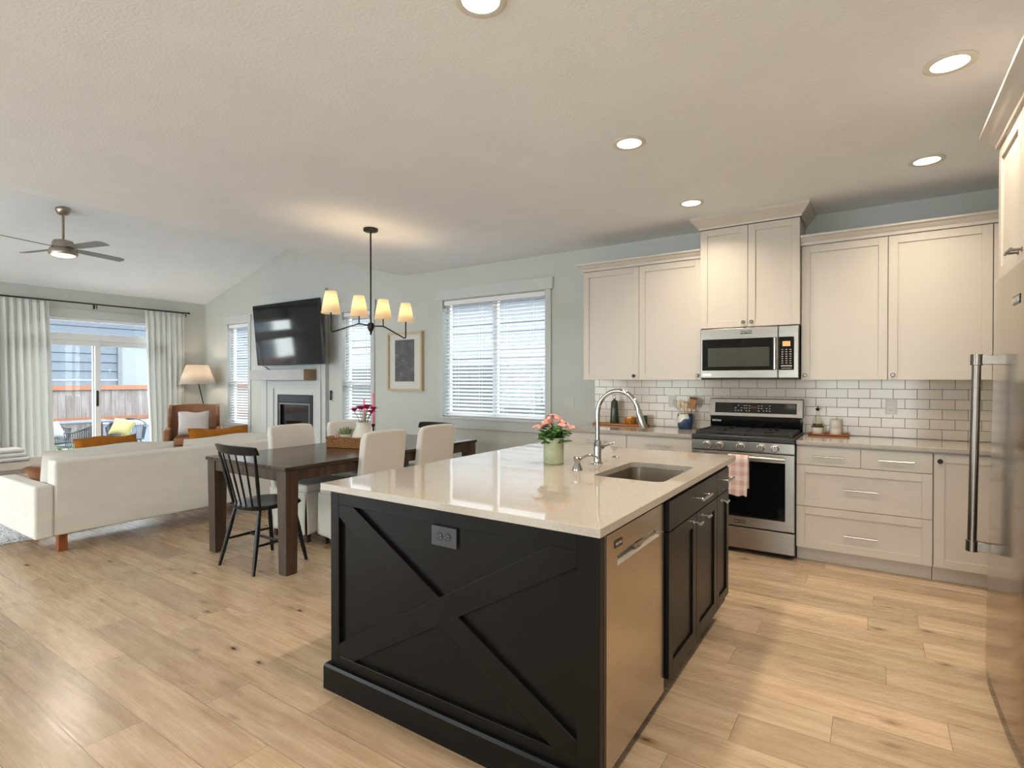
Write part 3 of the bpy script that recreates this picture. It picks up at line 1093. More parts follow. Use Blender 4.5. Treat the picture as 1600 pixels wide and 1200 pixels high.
for i in range(26):
    a, r_, h_ = random.uniform(0, 6.28), random.uniform(0.0, 0.12), random.uniform(0.08, 0.2)
    p0 = Vector((-11.3 + r_ * math.cos(a), 3.42 + r_ * math.sin(a), GZ + 0.24))
    gs.tube([p0, p0 + Vector((0.03 * math.cos(a), 0.03 * math.sin(a), h_ * 0.6)), p0 + Vector((0.09 * math.cos(a), 0.09 * math.sin(a), h_))], [0.006, 0.008, 0.001], 5)
gs.build('foliage', M_['leaf'], pot)

# ================================================================== KITCHEN
def shaker(x0, x1, z0, z1, fr=0.057, th=0.02, rec=0.009):
    """a five-piece door front: front plane y=-th, back y=0"""
    b = MB()
    b.box(x0, x0 + fr, -th, 0, z0, z1); b.box(x1 - fr, x1, -th, 0, z0, z1)
    b.box(x0 + fr, x1 - fr, -th, 0, z0, z0 + fr); b.box(x0 + fr, x1 - fr, -th, 0, z1 - fr, z1)
    b.box(x0 + fr, x1 - fr, -th + rec, -0.002, z0 + fr, z1 - fr)
    return b
def knob(parent, x, z, y=-0.02, m='bronze', r=0.0155):
    M = Matrix.Translation((x, y, z)) @ Matrix.Rotation(PI / 2, 4, 'X')
    return MB(M).lathe((0, 0, 0), [(0, 0), (0.006, 0), (0.006, 0.012), (r, 0.018), (r, 0.024), (r * 0.75, 0.029), (0, 0.030)], 16).build('knob', M_[m], parent)
def tknob(parent, x, z, y=-0.02, m='handle'):
    b = MB()
    b.cyl((x, y, z), (x, y - 0.032, z), 0.0055, n=10)
    b.cyl((x - 0.0, y - 0.037, z - 0.0), (x, y - 0.0371, z), 0.001, n=6)
    b.cyl((x - 0.022, y - 0.037, z), (x + 0.022, y - 0.037, z), 0.0065, n=10)
    b.cyl((x, y, z), (x, y - 0.004, z), 0.010, n=12)
    return b.build('knob', M_[m], parent)
def bar_pull(parent, x, z, w=0.20, y=-0.02, m='nickel'):
    b = MB()
    b.cyl((x - w / 2, y - 0.032, z), (x + w / 2, y - 0.032, z), 0.006, n=10)
    for s in (-1, 1):
        b.cyl((x + s * w * 0.36, y, z), (x + s * w * 0.36, y - 0.032, z), 0.005, n=8)
    return b.build('handle', M_[m], parent)
def door(parent, x0, x1, z0, z1, m='cab', fr=0.057):
    return shaker(x0, x1, z0, z1, fr).build('door', M_[m], parent, smooth=0, bevel=0.0016, seg=2)
def slab(parent, x0, x1, z0, z1, m='cab', nm='drawer'):
    return MB().box(x0, x1, -0.02, 0, z0, z1).build(nm, M_[m], parent, smooth=0, bevel=0.002, seg=2)

CF = D - 0.60      # carcass front of the base units (fronts stand 2 cm proud)
def base_unit(label, x0, x1, group='white base cabinets'):
    t = thing('base_cabinet', label, 'cabinet', (0, 0, 0), group)
    w = x1 - x0
    b = MB()
    b.box(0.001, w - 0.001, 0.0, 0.592, 0.105, 0.882)
    b.build('carcass', M_['cab'], t, smooth=0)
    MB().box(0.001, w - 0.001, 0.045, 0.06, 0.002, 0.1045).build('toe_board', M_['cab'], t, smooth=0)
    return t, w
G = 0.0016
# left of the range
t, w = base_unit('white base cabinet at the left end of the back counter, by the window wall', -2.44, -1.853)
d_ = slab(t, G, w - G, 0.735, 0.872); bar_pull(d_, w / 2, 0.802, 0.21)
dd = door(t, G, w - G, 0.112, 0.731); knob(dd, w - 0.04, 0.68)
put(t, (-2.44, CF, 0))
t, w = base_unit('white base cabinet between the left end unit and the range', -1.851, -1.268)
d_ = slab(t, G, w - G, 0.735, 0.872); bar_pull(d_, w / 2, 0.802, 0.21)
dd = door(t, G, w - G, 0.112, 0.731); knob(dd, 0.04, 0.68)
put(t, (-1.851, CF, 0))
# right of the range: two small drawers over two deep ones, then the corner door
t, w = base_unit('white drawer cabinet right of the range with four drawers', -0.494, 0.329)
xm = 0.412
d_ = slab(t, G, xm - G, 0.735, 0.872); bar_pull(d_, xm * 0.5 - 0.0, 0.803, 0.205)
d_ = slab(t, xm + G, w - G, 0.735, 0.872); bar_pull(d_, (xm + w) / 2, 0.803, 0.205)
d_ = shaker(G, w - G, 0.424, 0.731).build('drawer', M_['cab'], t, smooth=0, bevel=0.0016); bar_pull(d_, w / 2, 0.572, 0.205, y=-0.012)
d_ = shaker(G, w - G, 0.108, 0.420).build('drawer', M_['cab'], t, smooth=0, bevel=0.0016); bar_pull(d_, w / 2, 0.238, 0.205, y=-0.012)
put(t, (-0.494, CF, 0))
t, w = base_unit('white corner base cabinet with one door and dark knob, next to the refrigerator', 0.331, XR - 0.004)
dd = door(t, 0.004, 0.36, 0.108, 0.872); knob(dd, 0.034, 0.825)
slab(t, 0.364, w - G, 0.108, 0.872, nm='filler_panel')
put(t, (0.331, CF, 0))

# countertops on the back wall
def counter(label, x0, x1):
    o = MB().box(x0, x1, D - 0.645, D - 0.012, 0.8845, 0.9145).build('countertop', M_['quartz'], smooth=0, bevel=0.003, seg=3)
    return tag(o, label, 'countertop', 'white quartz countertops')
counter('white quartz countertop on the back wall left of the range', -2.462, -1.267)
counter('white quartz countertop on the back wall right of the range', -0.493, XR - 0.003)

# tile backsplash
def splash(x0, x1, z0, z1):
    return MB().box(x0, x1, D - 0.0105, D - 0.0005, z0, z1)
o = splash(-2.445, XR - 0.002, 0.9155, 1.374).build('tile_backsplash', M_['tile'], smooth=0, loc=(-0.413, D, 0.9155 + 0.0003))
tag(o, 'white subway tile backsplash with dark grout behind counter and range', 'backsplash')

# upper cabinets
UF = D - 0.33      # carcass front
def wall_unit(label, x0, x1, z0, z1, depth=0.325, group='white wall cabinets', yf=None):
    t = thing('wall_cabinet', label, 'cabinet', (0, 0, 0), group)
    w = x1 - x0
    MB().box(0.0008, w - 0.0008, 0.0, depth, z0, z1).build('carcass', M_['cab'], t, smooth=0)
    return t, w
Z0, Z1 = 1.375, 2.435
t, w = wall_unit('white upper cabinet with dark knob, leftmost over the back counter', -2.413, -1.84, Z0, Z1)
dd = door(t, G, w - G, Z0 - 0.004, Z1 - 0.002); knob(dd, w - 0.045, Z0 + 0.034)
put(t, (-2.413, UF, 0))
t, w = wall_unit('white upper cabinet second from left, beside the microwave', -1.84, -1.266, Z0, Z1)
dd = door(t, G, w - G, Z0 - 0.004, Z1 - 0.002); knob(dd, w - 0.032, Z0 + 0.034, m='handle')
put(t, (-1.84, UF, 0))
t, w = wall_unit('white upper cabinet right of the microwave', -0.494, 0.078, Z0, Z1)
dd = door(t, 0.006, w - G, Z0 - 0.004, Z1 - 0.002); knob(dd, 0.03, Z0 + 0.032, m='handle')
put(t, (-0.494, UF, 0))
t, w = wall_unit('white upper cabinet in the corner above the counter by the refrigerator', 0.079, XR - 0.004, Z0, Z1)
dd = door(t, G, 0.586, Z0 - 0.004, Z1 - 0.002); knob(dd, 0.03, Z0 + 0.032, m='handle')
slab(t, 0.592, w - G, Z0 - 0.004, Z1 - 0.002, nm='filler_panel')
put(t, (0.079, UF, 0))
# tall double-door cabinet over the microwave
t, w = wall_unit('tall white two-door cabinet above the microwave, reaching the ceiling', -1.264, -0.496, 1.812, 2.66, 0.385)
dl = door(t, G, w / 2 - G, 1.812, 2.657); knob(dl, w / 2 - 0.032, 1.85, m='handle')
dl = door(t, w / 2 + G, w - G, 1.812, 2.657); knob(dl, w / 2 + 0.032, 1.85, m='handle')
put(t, (-1.264, D - 0.39, 0))

crown = [(0.0, 0.0), (0.010, 0.0), (0.012, 0.022), (0.030, 0.036), (0.040, 0.052), (0.056, 0.058), (0.058, 0.072), (0.0, 0.072)]
bigcrown = [(0.0, 0.0), (0.010, 0.0), (0.013, 0.016), (0.030, 0.030), (0.052, 0.062), (0.066, 0.072), (0.072, 0.082), (0.072, 0.0985), (0.0, 0.0985)]
def crown_run(label, path, prof, z):
    o = MB().sweep(path, [(a, b + z) for a, b in prof]).build('crown_moulding', M_['cab'], smooth=25)
    return tag(o, label, 'moulding', 'crown mouldings on the cabinets')
yf = UF - 0.021
crown_run('white crown moulding on top of the left pair of upper cabinets', [(-2.414, D - 0.002), (-2.414, yf), (-1.267, yf)], crown, 2.437)
crown_run('white crown moulding on top of the right pair of upper cabinets', [(-0.4935, yf), (XR - 0.003, yf)], crown, 2.437)
yf2 = D - 0.412
crown_run('deep white crown moulding between microwave cabinet and ceiling', [(-1.265, D - 0.002), (-1.265, yf2), (-0.495, yf2), (-0.495, D - 0.002)], bigcrown, 2.661)

# ------------------------------------------------------------------ badges with lettering
def badge(parent, c, right, up, w, h, text='MAYTAG', plate='badge', name='brand_badge', tsize=None):
    M = plane_mat(c, right, up)
    p = MB(M).box(-w / 2, w / 2, -h / 2, h / 2, 0, 0.002).build(name, M_[plate], parent, smooth=0, bevel=0.0012)
    Mt = M @ Matrix.Translation((0, 0, 0.0022))
    text_mesh('lettering', text, tsize or h * 0.78, Mt, M_['letter'], p)
    return p
XA, ZU, YA = (1, 0, 0), (0, 0, 1), (0, 1, 0)

# ------------------------------------------------------------------ microwave (local: x 0..0.756, y=0 front, z from base)
mw = thing('microwave', 'stainless steel over-the-range microwave with black window', 'microwave', (-1.261, D - 0.405, 1.378))
X0, X1, YF, ZB, ZT = -1.261, -0.500, D - 0.405, 1.378, 1.806
MB().box(X0 + 0.004, X1 - 0.004, YF + 0.022, D - 0.014, ZB, ZT).build('body', M_['black'], mw, smooth=0, bevel=0.004)
b = MB()
dx = X0 + 0.612     # door to control split
b.box(X0, dx, YF - 0.012, YF + 0.021, ZB + 0.006, ZT)
b.build('door', M_['steel'], mw, smooth=0, bevel=0.006)
MB().box(X0 + 0.018, dx - 0.012, YF - 0.0145, YF - 0.0122, ZB + 0.072, ZB + 0.338).build('door_window', M_['blackgl'], mw, smooth=0, bevel=0.002)
MB().box(X0 + 0.066, dx - 0.064, YF - 0.0155, YF - 0.0147, ZB + 0.104, ZB + 0.262).build('window_screen', mat('microwave_screen', (96, 98, 92), 0.08, 0.6), mw, smooth=0)
b = MB()
b.box(dx + 0.002, X1, YF - 0.012, YF + 0.021, ZB + 0.006, ZT)
b.build('control_column', M_['steel'], mw, smooth=0, bevel=0.006)
cp = MB().box(dx + 0.006, X1 - 0.034, YF - 0.0145, YF - 0.0122, ZB + 0.072, ZB + 0.338).build('control_panel', M_['blackgl'], mw, smooth=0, bevel=0.002)
cx = (dx + 0.006 + X1 - 0.034) / 2
MB().box(cx - 0.028, cx + 0.028, YF - 0.0158, YF - 0.0147, ZB + 0.262, ZB + 0.302).build('display', mat_emit('amber_display', (214, 158, 104), 0.35), cp, smooth=0)
km = mat('key_print', (176, 172, 164), 0.5)
b = MB()
for r_ in range(7):
    for c_ in range(3):
        b.box(cx - 0.036 + c_ * 0.029, cx - 0.036 + c_ * 0.029 + 0.014, YF - 0.0152, YF - 0.0147, ZB + 0.124 + r_ * 0.018, ZB + 0.124 + r_ * 0.018 + 0.006)
b.box(cx - 0.04, cx + 0.04, YF - 0.0152, YF - 0.0147, ZB + 0.100, ZB + 0.110)
b.box(cx - 0.036, cx + 0.036, YF - 0.0152, YF - 0.0147, ZB + 0.084, ZB + 0.088)
b.build('keypad', km, cp, smooth=0)
b = MB()
hx = dx - 0.020
b.tube([(hx, YF - 0.040, ZB + 0.078), (hx, YF - 0.046, ZB + 0.20), (hx, YF - 0.040, ZB + 0.332)], [0.0125, 0.010, 0.0125], 12)
for z_ in (ZB + 0.09, ZB + 0.32):
    b.cyl((hx, YF - 0.012, z_), (hx, YF - 0.04, z_), 0.009, n=10)
b.build('handle', M_['nickel'], mw)
badge(mw, (-0.891, YF - 0.0125, ZB + 0.388), XA, ZU, 0.088, 0.026)
badge(mw, (X0 + 0.057, YF - 0.0125, ZB + 0.036), XA, ZU, 0.07, 0.018, text='MAYTAG', plate='letter', name='maker_strip', tsize=0.012)

# ------------------------------------------------------------------ range
rg = thing('gas_range', 'stainless steel gas range with five knobs and black oven window', 'stove', (-0.881, D - 0.35, 0.0))
X0, X1, YF = -1.2625, -0.4985, D - 0.672
MB().box(X0 + 0.002, X1 - 0.002, YF + 0.035, D - 0.03, 0.03, 0.884).build('body', M_['black'], rg, smooth=0)
for fx in (X0 + 0.05, X1 - 0.05):
    for fy in (YF + 0.08, D - 0.08):
        MB().cyl((fx, fy, 0.0), (fx, fy, 0.03), 0.018).build('foot', M_['rubber'], rg)
b = MB()
b.box(X0, X1, YF - 0.004, D - 0.03, 0.8845, 0.926)
ct = b.build('cooktop', M_['black'], rg, smooth=0, bevel=0.008, seg=3)
# grates and burners
for gx0, gx1 in ((X0 + 0.03, X0 + 0.375), (X0 + 0.389, X1 - 0.03)):
    b = MB()
    gy0, gy1 = YF + 0.05, D - 0.13
    zg = 0.947
    for xx in (gx0, gx1):
        b.box(xx - 0.006, xx + 0.006, gy0, gy1, zg - 0.007, zg + 0.007)
    for yy in (gy0, (gy0 + gy1) / 2, gy1):
        b.box(gx0, gx1, yy - 0.006, yy + 0.006, zg - 0.007, zg + 0.007)
    xm = (gx0 + gx1) / 2
    for q in (0.25, 0.75):
        yc = gy0 + (gy1 - gy0) * q
        b.box(xm - 0.005, xm + 0.005, yc - 0.12, yc - 0.03, zg - 0.006, zg + 0.006)
        b.box(xm - 0.005, xm + 0.005, yc + 0.03, yc + 0.12, zg - 0.006, zg + 0.006)
        b.box(gx0, xm - 0.035, yc - 0.005, yc + 0.005, zg - 0.006, zg + 0.006)
        b.box(xm + 0.035, gx1, yc - 0.005, yc + 0.005, zg - 0.006, zg + 0.006)
    for xx in (gx0, gx1):
        for yy in (gy0, gy1):
            b.box(xx - 0.008, xx + 0.008, yy - 0.008, yy + 0.008, 0.9265, zg)
    b.build('grate', M_['iron'], rg, smooth=0, bevel=0.002)
    for q in (0.25, 0.75):
        yc = gy0 + (gy1 - gy0) * q
        MB().lathe((xm, yc, 0.9265), [(0, 0), (0.045, 0), (0.045, 0.006), (0.034, 0.008), (0.034, 0.015), (0, 0.017)], 20).build('burner', M_['iron'], rg)
# backguard
b = MB()
b.box(X0 + 0.006, X1 - 0.006, D - 0.075, D - 0.014, 0.9265, 1.055)
b.build('guard_riser', M_['blackgl'], rg, smooth=0, bevel=0.004)
b = MB()
b.hexa([(X0 + 0.002, D - 0.098, 1.046), (X1 - 0.002, D - 0.098, 1.046), (X1 - 0.002, D - 0.0135, 1.046), (X0 + 0.002, D - 0.0135, 1.046)],
       [(X0 + 0.002, D - 0.070, 1.204), (X1 - 0.002, D - 0.070, 1.204), (X1 - 0.002, D - 0.0135, 1.204), (X0 + 0.002, D - 0.0135, 1.204)])
gb = b.build('backguard', M_['steel'], rg, smooth=0, bevel=0.006, seg=3)
sl = (0.028) / 0.158
Mg = plane_mat((-0.8805, D - 0.0855, 1.122), XA, (0, sl, 1))
dp = MB(Mg).box(-0.332, 0.332, -0.046, 0.046, 0.0, 0.0022).build('display_panel', M_['blackgl'], gb, smooth=0, bevel=0.002)
rnd = random.Random(5)
ppm = mat('panel_print', (206, 206, 200), 0.5)
for gx, n_ in ((-0.16, 4), (-0.07, 2), (0.03, 2), (0.07, 3)):
    b = MB(Mg)
    for r_ in range(3):
        for c_ in range(n_):
            if rnd.random() < 0.8:
                b.box(gx + c_ * 0.024, gx + c_ * 0.024 + 0.010, -0.026 + r_ * 0.022, -0.026 + r_ * 0.022 + 0.005, 0.0023, 0.0029)
    b.build('keypad', ppm, dp, smooth=0)
MB(Mg).box(-0.035, 0.025, -0.005, 0.016, 0.0023, 0.0028).build('clock', mat('red_clock', (92, 46, 40), 0.2), dp, smooth=0)
badge(rg, (X0 + 0.062, D - 0.0755, 1.003), XA, ZU, 0.082, 0.024, plate='black', text='MAYTAG', tsize=0.019, name='maker_plate')
# control panel and knobs
MB().box(X0, X1, YF, YF + 0.034, 0.806, 0.883).build('control_panel', M_['steel'], rg, smooth=0, bevel=0.003)
for kx in (-1.138, -1.040, -0.882, -0.732, -0.633):
    M = Matrix.Translation((kx, YF - 0.0005, 0.845)) @ Matrix.Rotation(PI / 2, 4, 'X')
    k_ = MB(M).lathe((0, 0, 0), [(0, 0), (0.031, 0), (0.031, 0.006), (0.026, 0.008), (0.024, 0.030), (0.020, 0.034), (0, 0.034)], 24).build('burner_knob', M_['nickel'], rg)
    MB(M).box(-0.005, 0.005, -0.022, 0.022, 0.0345, 0.042).build('grip', M_['nickel'], k_, smooth=0, bevel=0.002)
# oven door
b = MB()
b.box(X0, X1, YF - 0.002, YF + 0.033, 0.216, 0.798)
od = b.build('oven_door', M_['steel'], rg, smooth=0, bevel=0.004)
MB().box(X0 + 0.07, X1 - 0.064, YF - 0.0045, YF - 0.0022, 0.292, 0.735).build('oven_window', M_['blackgl'], od, smooth=0, bevel=0.002)
b = MB()
b.cyl((X0 + 0.06, YF - 0.055, 0.768), (X1 - 0.06, YF - 0.055, 0.768), 0.0125, n=14)
for xx in (X0 + 0.075, X1 - 0.075):
    b.cyl((xx, YF - 0.002, 0.768), (xx, YF - 0.055, 0.768), 0.0115, n=12)
b.build('handle', M_['nickel'], od)
badge(od, (-0.885, YF - 0.0025, 0.252), XA, ZU, 0.085, 0.024)
MB().box(X0, X1, YF, YF + 0.033, 0.042, 0.206).build('drawer', M_['steel'], rg, smooth=0, bevel=0.004)

# towel over the oven handle
def towel_fn(u, v):
    # u across, v along: front drop, over the bar, back drop
    x = -0.962 + 0.150 * u
    L = v * 0.60
    rz = 0.018
    if L < 0.30:
        z = 0.768 - 0.30 + L + 0.006 * math.sin(9 * u + 1); y = YF - 0.055 - rz - 0.004 * math.sin(16 * u + 3 * L) * (1 - L / 0.3) - 0.004
        x += (0.012 * math.sin(4 * u)) * (1 - L / 0.3)
    elif L < 0.30 + PI * rz:
        a = (L - 0.30) / rz
        y = YF - 0.055 - rz * math.cos(a); z = 0.768 + rz * math.sin(a)
    else:
        z = 0.768 - (L - 0.30 - PI * rz); y = YF - 0.055 + rz + 0.001
    return (x, y, z)
tag(MB().grid(towel_fn, 20, 48).build('dish_towel', M_['towel'], smooth=180, solid=0.004), 'pink and white checked dish towel hanging on the oven door handle', 'towel')

# ------------------------------------------------------------------ refrigerator with its surround
FX = 0.415
fr = thing('refrigerator', 'tall stainless steel refrigerator at the right edge of the photo', 'refrigerator', (0, 0, 0))
fy0, fy1 = -0.425, 0.425         # local: x = out of the wall (door at -x), y along
MB().box(0.075, 0.70, fy0 + 0.004, fy1 - 0.004, 0.03, 1.800).build('cabinet', M_['black'], fr, smooth=0, bevel=0.004)
# gently bowed door
def bow(y):
    a = y / 0.425
    return 0.006 + 0.018 * abs(a) ** 5
dm = MB()
n_ = 28
out = [(bow(fy0 + (fy1 - fy0) * i / n_), fy0 + (fy1 - fy0) * i / n_) for i in range(n_ + 1)]
dm.prism([(x, y) for x, y in out] + [(0.072, fy1), (0.072, fy0)], 0.06, 1.812)
dr_ = dm.build('door', M_['fridge'], fr, smooth=40, bevel=0.004)
MB().box(0.05, 0.10, fy0 + 0.01, fy1 - 0.01, 0.012, 0.055).build('kick_grille', M_['rubber'], fr, smooth=0)
for yy in (fy0 + 0.06, fy1 - 0.06):
    for xx in (0.12, 0.62):
        MB().cyl((xx, yy, 0), (xx, yy, 0.03), 0.02).build('foot', M_['rubber'], fr)
hy = 0.27
hb = MB()
hb.cyl((-0.055, hy, 0.635), (-0.055, hy, 1.44), 0.0170, n=18)
h_ = hb.build('handle', M_['handle'], dr_)
for za, zb in ((0.59, 0.64), (1.435, 1.485)):
    c = MB()
    c.cyl((-0.055, hy, za), (-0.055, hy, zb), 0.0230, n=18)
    c.box(-0.05, 0.010, hy - 0.014, hy + 0.014, za + 0.004, zb - 0.004)
    c.build('handle_mount', M_['handle'], dr_, bevel=0.002)
badge(dr_, (0.0063, -0.16, 1.675), (0, -1, 0), ZU, 0.115, 0.036)
put(fr, (FX, 2.947, 0))
fr.rotation_euler = (0, R(0.9), 0)
sp = thing('tall_end_panel', 'white tall end panel on the near side of the refrigerator', 'panel', (0.8, 2.47, 0))
MB().box(0.425, XR - 0.002, 2.46, 2.487, 0.0, 1.829).build('panel', M_['cab'], sp, smooth=0, bevel=0.002)
# cabinet above the refrigerator (front faces -x)
t = thing('wall_cabinet', 'white deep cabinet above the refrigerator with pull knob', 'cabinet', (0, 0, 0), 'white wall cabinets')
w = 0.94
MB().box(0, w, 0.0, XR - 0.503, 1.832, 2.452).build('carcass', M_['cab'], t, smooth=0)
dl = door(t, 0.004, w / 2 - G, 1.833, 2.45); tknob(dl, w / 2 - 0.035, 1.885)
dl = door(t, w / 2 + G, w - 0.004, 1.833, 2.45); tknob(dl, w / 2 + 0.035, 1.885)
put(t, (0.50, 3.40, 0), -PI / 2)
crown_run('white crown moulding on top of the refrigerator cabinet', [(XR - 0.003, 3.4015), (0.4785, 3.4015), (0.4785, 2.459)], [(a, b) for a, b in [(0.0, 0.0), (0.010, 0.0), (0.013, 0.020), (0.034, 0.040), (0.050, 0.070), (0.062, 0.080), (0.062, 0.095), (0.0, 0.095)]], 2.4535)

# ================================================================== ISLAND
IX0, IX1, IY0, IY1 = -2.038, -0.695, 1.527, 3.47
PX0, PX1 = -2.012, -0.712      # body
YP = 1.562                     # outer face of the near end
YE = 3.272                     # far end of the body
isl = thing('kitchen_island', 'black painted kitchen island body with crossed braces on its near end', 'island', (-1.36, 2.4, 0))
b = MB()
b.box(PX0 + 0.002, -1.32, YP + 0.045, YE - 0.002, 0.0, 0.882)
b.box(-1.3195, PX1 - 0.012, 2.178, YE - 0.002, 0.105, 0.70)
b.box(-1.3195, PX1 - 0.075, 2.178, YE - 0.002, 0.0, 0.1045)
b.box(-1.3195, PX1 - 0.012, 2.178, 2.30, 0.7005, 0.882)
b.box(-1.3195, PX1 - 0.012, 2.985, YE - 0.002, 0.7005, 0.882)
b.build('carcass', M_['dark'], isl, smooth=0)
# end panel: backing, frame, braces
px0, px1, pz0, pz1 = PX0, PX1, 0.0, 0.883
ix0, ix1, iz0, iz1 = -1.958, -0.793, 0.155, 0.822
MB().box(px0 + 0.002, px1 - 0.002, YP + 0.020, YP + 0.044, 0.0, 0.882).build('end_panel', M_['dark'], isl, smooth=0)
f = MB()
f.box(px0, ix0, YP, YP + 0.0195, 0, pz1); f.box(ix1, px1, YP, YP + 0.0195, 0, pz1)
f.box(ix0, ix1, YP, YP + 0.0195, 0, iz0); f.box(ix0, ix1, YP, YP + 0.0195, iz1, pz1)
f.build('end_frame', M_['dark'], isl, smooth=0, bevel=0.002)
def clip_brace(p, q, hw):
    """band of half width hw around the line p-q, clipped to the inner rectangle"""
    d = Vector((q[0] - p[0], q[1] - p[1])).normalized()
    nrm = Vector((-d.y, d.x))
    poly = [Vector(p) - d * 0.5 + nrm * hw, Vector(q) + d * 0.5 + nrm * hw, Vector(q) + d * 0.5 - nrm * hw, Vector(p) - d * 0.5 - nrm * hw]
    for ax, lim, sg in ((0, ix0, 1), (0, ix1, -1), (1, iz0, 1), (1, iz1, -1)):
        res = []
        for i in range(len(poly)):
            a, b_ = poly[i - 1], poly[i]
            ia, ib = sg * (a[ax] - lim) >= 0, sg * (b_[ax] - lim) >= 0
            if ia != ib:
                tt = (lim - a[ax]) / (b_[ax] - a[ax])
                res.append(a + (b_ - a) * tt)
            if ib: res.append(b_)
        poly = res
    return [(v.x, v.y) for v in poly]
MB().prism(clip_brace((ix0, iz0), (ix1, iz1), 0.046), YP + 0.0002, YP + 0.0195, 'y').build('brace', M_['dark'], isl, smooth=0, bevel=0.0015)
# the other diagonal is cut in two by the first
dA = Vector((ix1 - ix0, iz1 - iz0)).normalized()
nA = Vector((-dA.y, dA.x))
cA = Vector(((ix0 + ix1) / 2, (iz0 + iz1) / 2))
def half(poly, sg):
    res = []
    f_ = lambda v: sg * ((Vector(v) - cA).dot(nA)) - 0.0462
    for i in range(len(poly)):
        a, b_ = Vector(poly[i - 1]), Vector(poly[i])
        fa, fb = f_(a), f_(b_)
        if (fa >= 0) != (fb >= 0): res.append(a + (b_ - a) * (fa / (fa - fb)))
        if fb >= 0: res.append(b_)
    return [(v.x, v.y) for v in res]
pb = clip_brace((ix0, iz1), (ix1, iz0), 0.046)
for sg in (1, -1):
    MB().prism(half(pb, sg), YP + 0.0002, YP + 0.0195, 'y').build('brace', M_['dark'], isl, smooth=0, bevel=0.0015)
# base plinth board
bb = MB()
bb.sweep([(PX0 - 0.001, YE - 0.01), (PX0 - 0.001, YP - 0.001), (PX1 - 0.0, YP - 0.001)], [(0.0, 0.0), (0.022, 0.0), (0.022, 0.100), (0.016, 0.112), (0.0, 0.112)])
bb.build('base_board', M_['dark'], isl, smooth=0)
# corner stile on the right side beside the dishwasher
MB().box(PX1 - 0.045, PX1 + 0.0, YP + 0.0452, 1.6, 0.0, 0.882).build('corner_stile', mat('black_paint_lighter', (58, 52, 47), 0.35), isl, smooth=0, bevel=0.002)  # stile in a lighter black than the rest of the island
# outlet on the end panel
ol = MB().box(-1.422, -1.298, YP + 0.008, YP + 0.0198, 0.735, 0.812).build('outlet_plate', mat('black_outlet', (46, 46, 47), 0.35), isl, smooth=0, bevel=0.002)
for cx in (-1.379, -1.341):
    Mo = Matrix.Translation((cx, YP + 0.0079, 0.7735)) @ Matrix.Rotation(PI / 2, 4, 'X')
    MB(Mo).lathe((0, 0, 0), [(0, 0), (0.0165, 0), (0.0165, 0.002), (0, 0.002)], 20).build('socket', M_['black'], ol)
    sb = MB()
    for dz in (-0.006, 0.006):
        sb.box(cx + 0.001, cx + 0.009, YP + 0.0052, YP + 0.0058, 0.7735 + dz - 0.0016, 0.7735 + dz + 0.0016)
    sb.box(cx - 0.011, cx - 0.006, YP + 0.0052, YP + 0.0058, 0.771, 0.776)
    sb.build('slots', mat('dull_slot_metal', (104, 102, 98), 0.5), ol, smooth=0)
# sink cabinet fronts on the right side: local frame turned so the fronts face +x
MR = Matrix.Translation((PX1 - 0.0, 0, 0)) @ Matrix.Rotation(PI / 2, 4, 'Z')
def rbuild(mb, nm, m, parent, **kw):
    q = MB(MR)
    q.add(mb.v, mb.f)
    return q.build(nm, M_[m], parent, smooth=kw.get('smooth', 0), bevel=kw.get('bevel', 0.0016))
def rknob(parent, u, z):
    b = MB()
    b.cyl((u, -0.02, z), (u, -0.050, z), 0.0055, n=10)
    b.cyl((u - 0.020, -0.055, z), (u + 0.020, -0.055, z), 0.0075, n=12)
    b.cyl((u, -0.02, z), (u, -0.024, z), 0.010, n=12)
    rbuild(b, 'knob', 'nickel', parent, smooth=38, bevel=0)
def rpull(parent, u, z, w=0.13):
    b = MB()
    b.cyl((u - w / 2, -0.055, z), (u + w / 2, -0.055, z), 0.0065, n=12)
    for s_ in (-1, 1):
        b.cyl((u + s_ * w * 0.36, -0.02, z), (u + s_ * w * 0.36, -0.055, z), 0.0052, n=10)
    rbuild(b, 'handle', 'nickel', parent, smooth=38, bevel=0)
ff = MB()
ff.box(2.18, YE, -0.0005, 0.0119, 0.105, 0.882)
rbuild(ff, 'face_frame', 'dark', isl)
d_ = rbuild(MB().box(2.186, 2.992, -0.02, -0.0006, 0.752, 0.874), 'false_front', 'dark', isl); rpull(d_, 2.66, 0.815, 0.16)
d_ = rbuild(shaker(2.186, 2.593, 0.150, 0.747), 'door', 'dark', isl); rknob(d_, 2.545, 0.715)
d_ = rbuild(shaker(2.597, 2.992, 0.150, 0.747), 'door', 'dark', isl); rknob(d_, 2.700, 0.715)
d_ = rbuild(MB().box(2.997, YE - 0.004, -0.02, -0.0006, 0.752, 0.874), 'drawer', 'dark', isl); rpull(d_, 3.165, 0.822, 0.14)
d_ = rbuild(shaker(2.997, YE - 0.004, 0.150, 0.747, 0.05), 'door', 'dark', isl); rknob(d_, 3.085, 0.715)

# dishwasher
dw = thing('dishwasher', 'stainless steel dishwasher built into the near right side of the island', 'dishwasher', (-1.0, 1.89, 0))
MB().box(-1.318, PX1 - 0.04, 1.606, 2.168, 0.10, 0.878).build('tub', M_['black'], dw, smooth=0)
b = MB()
xo, xi = PX1 + 0.004, PX1 - 0.038
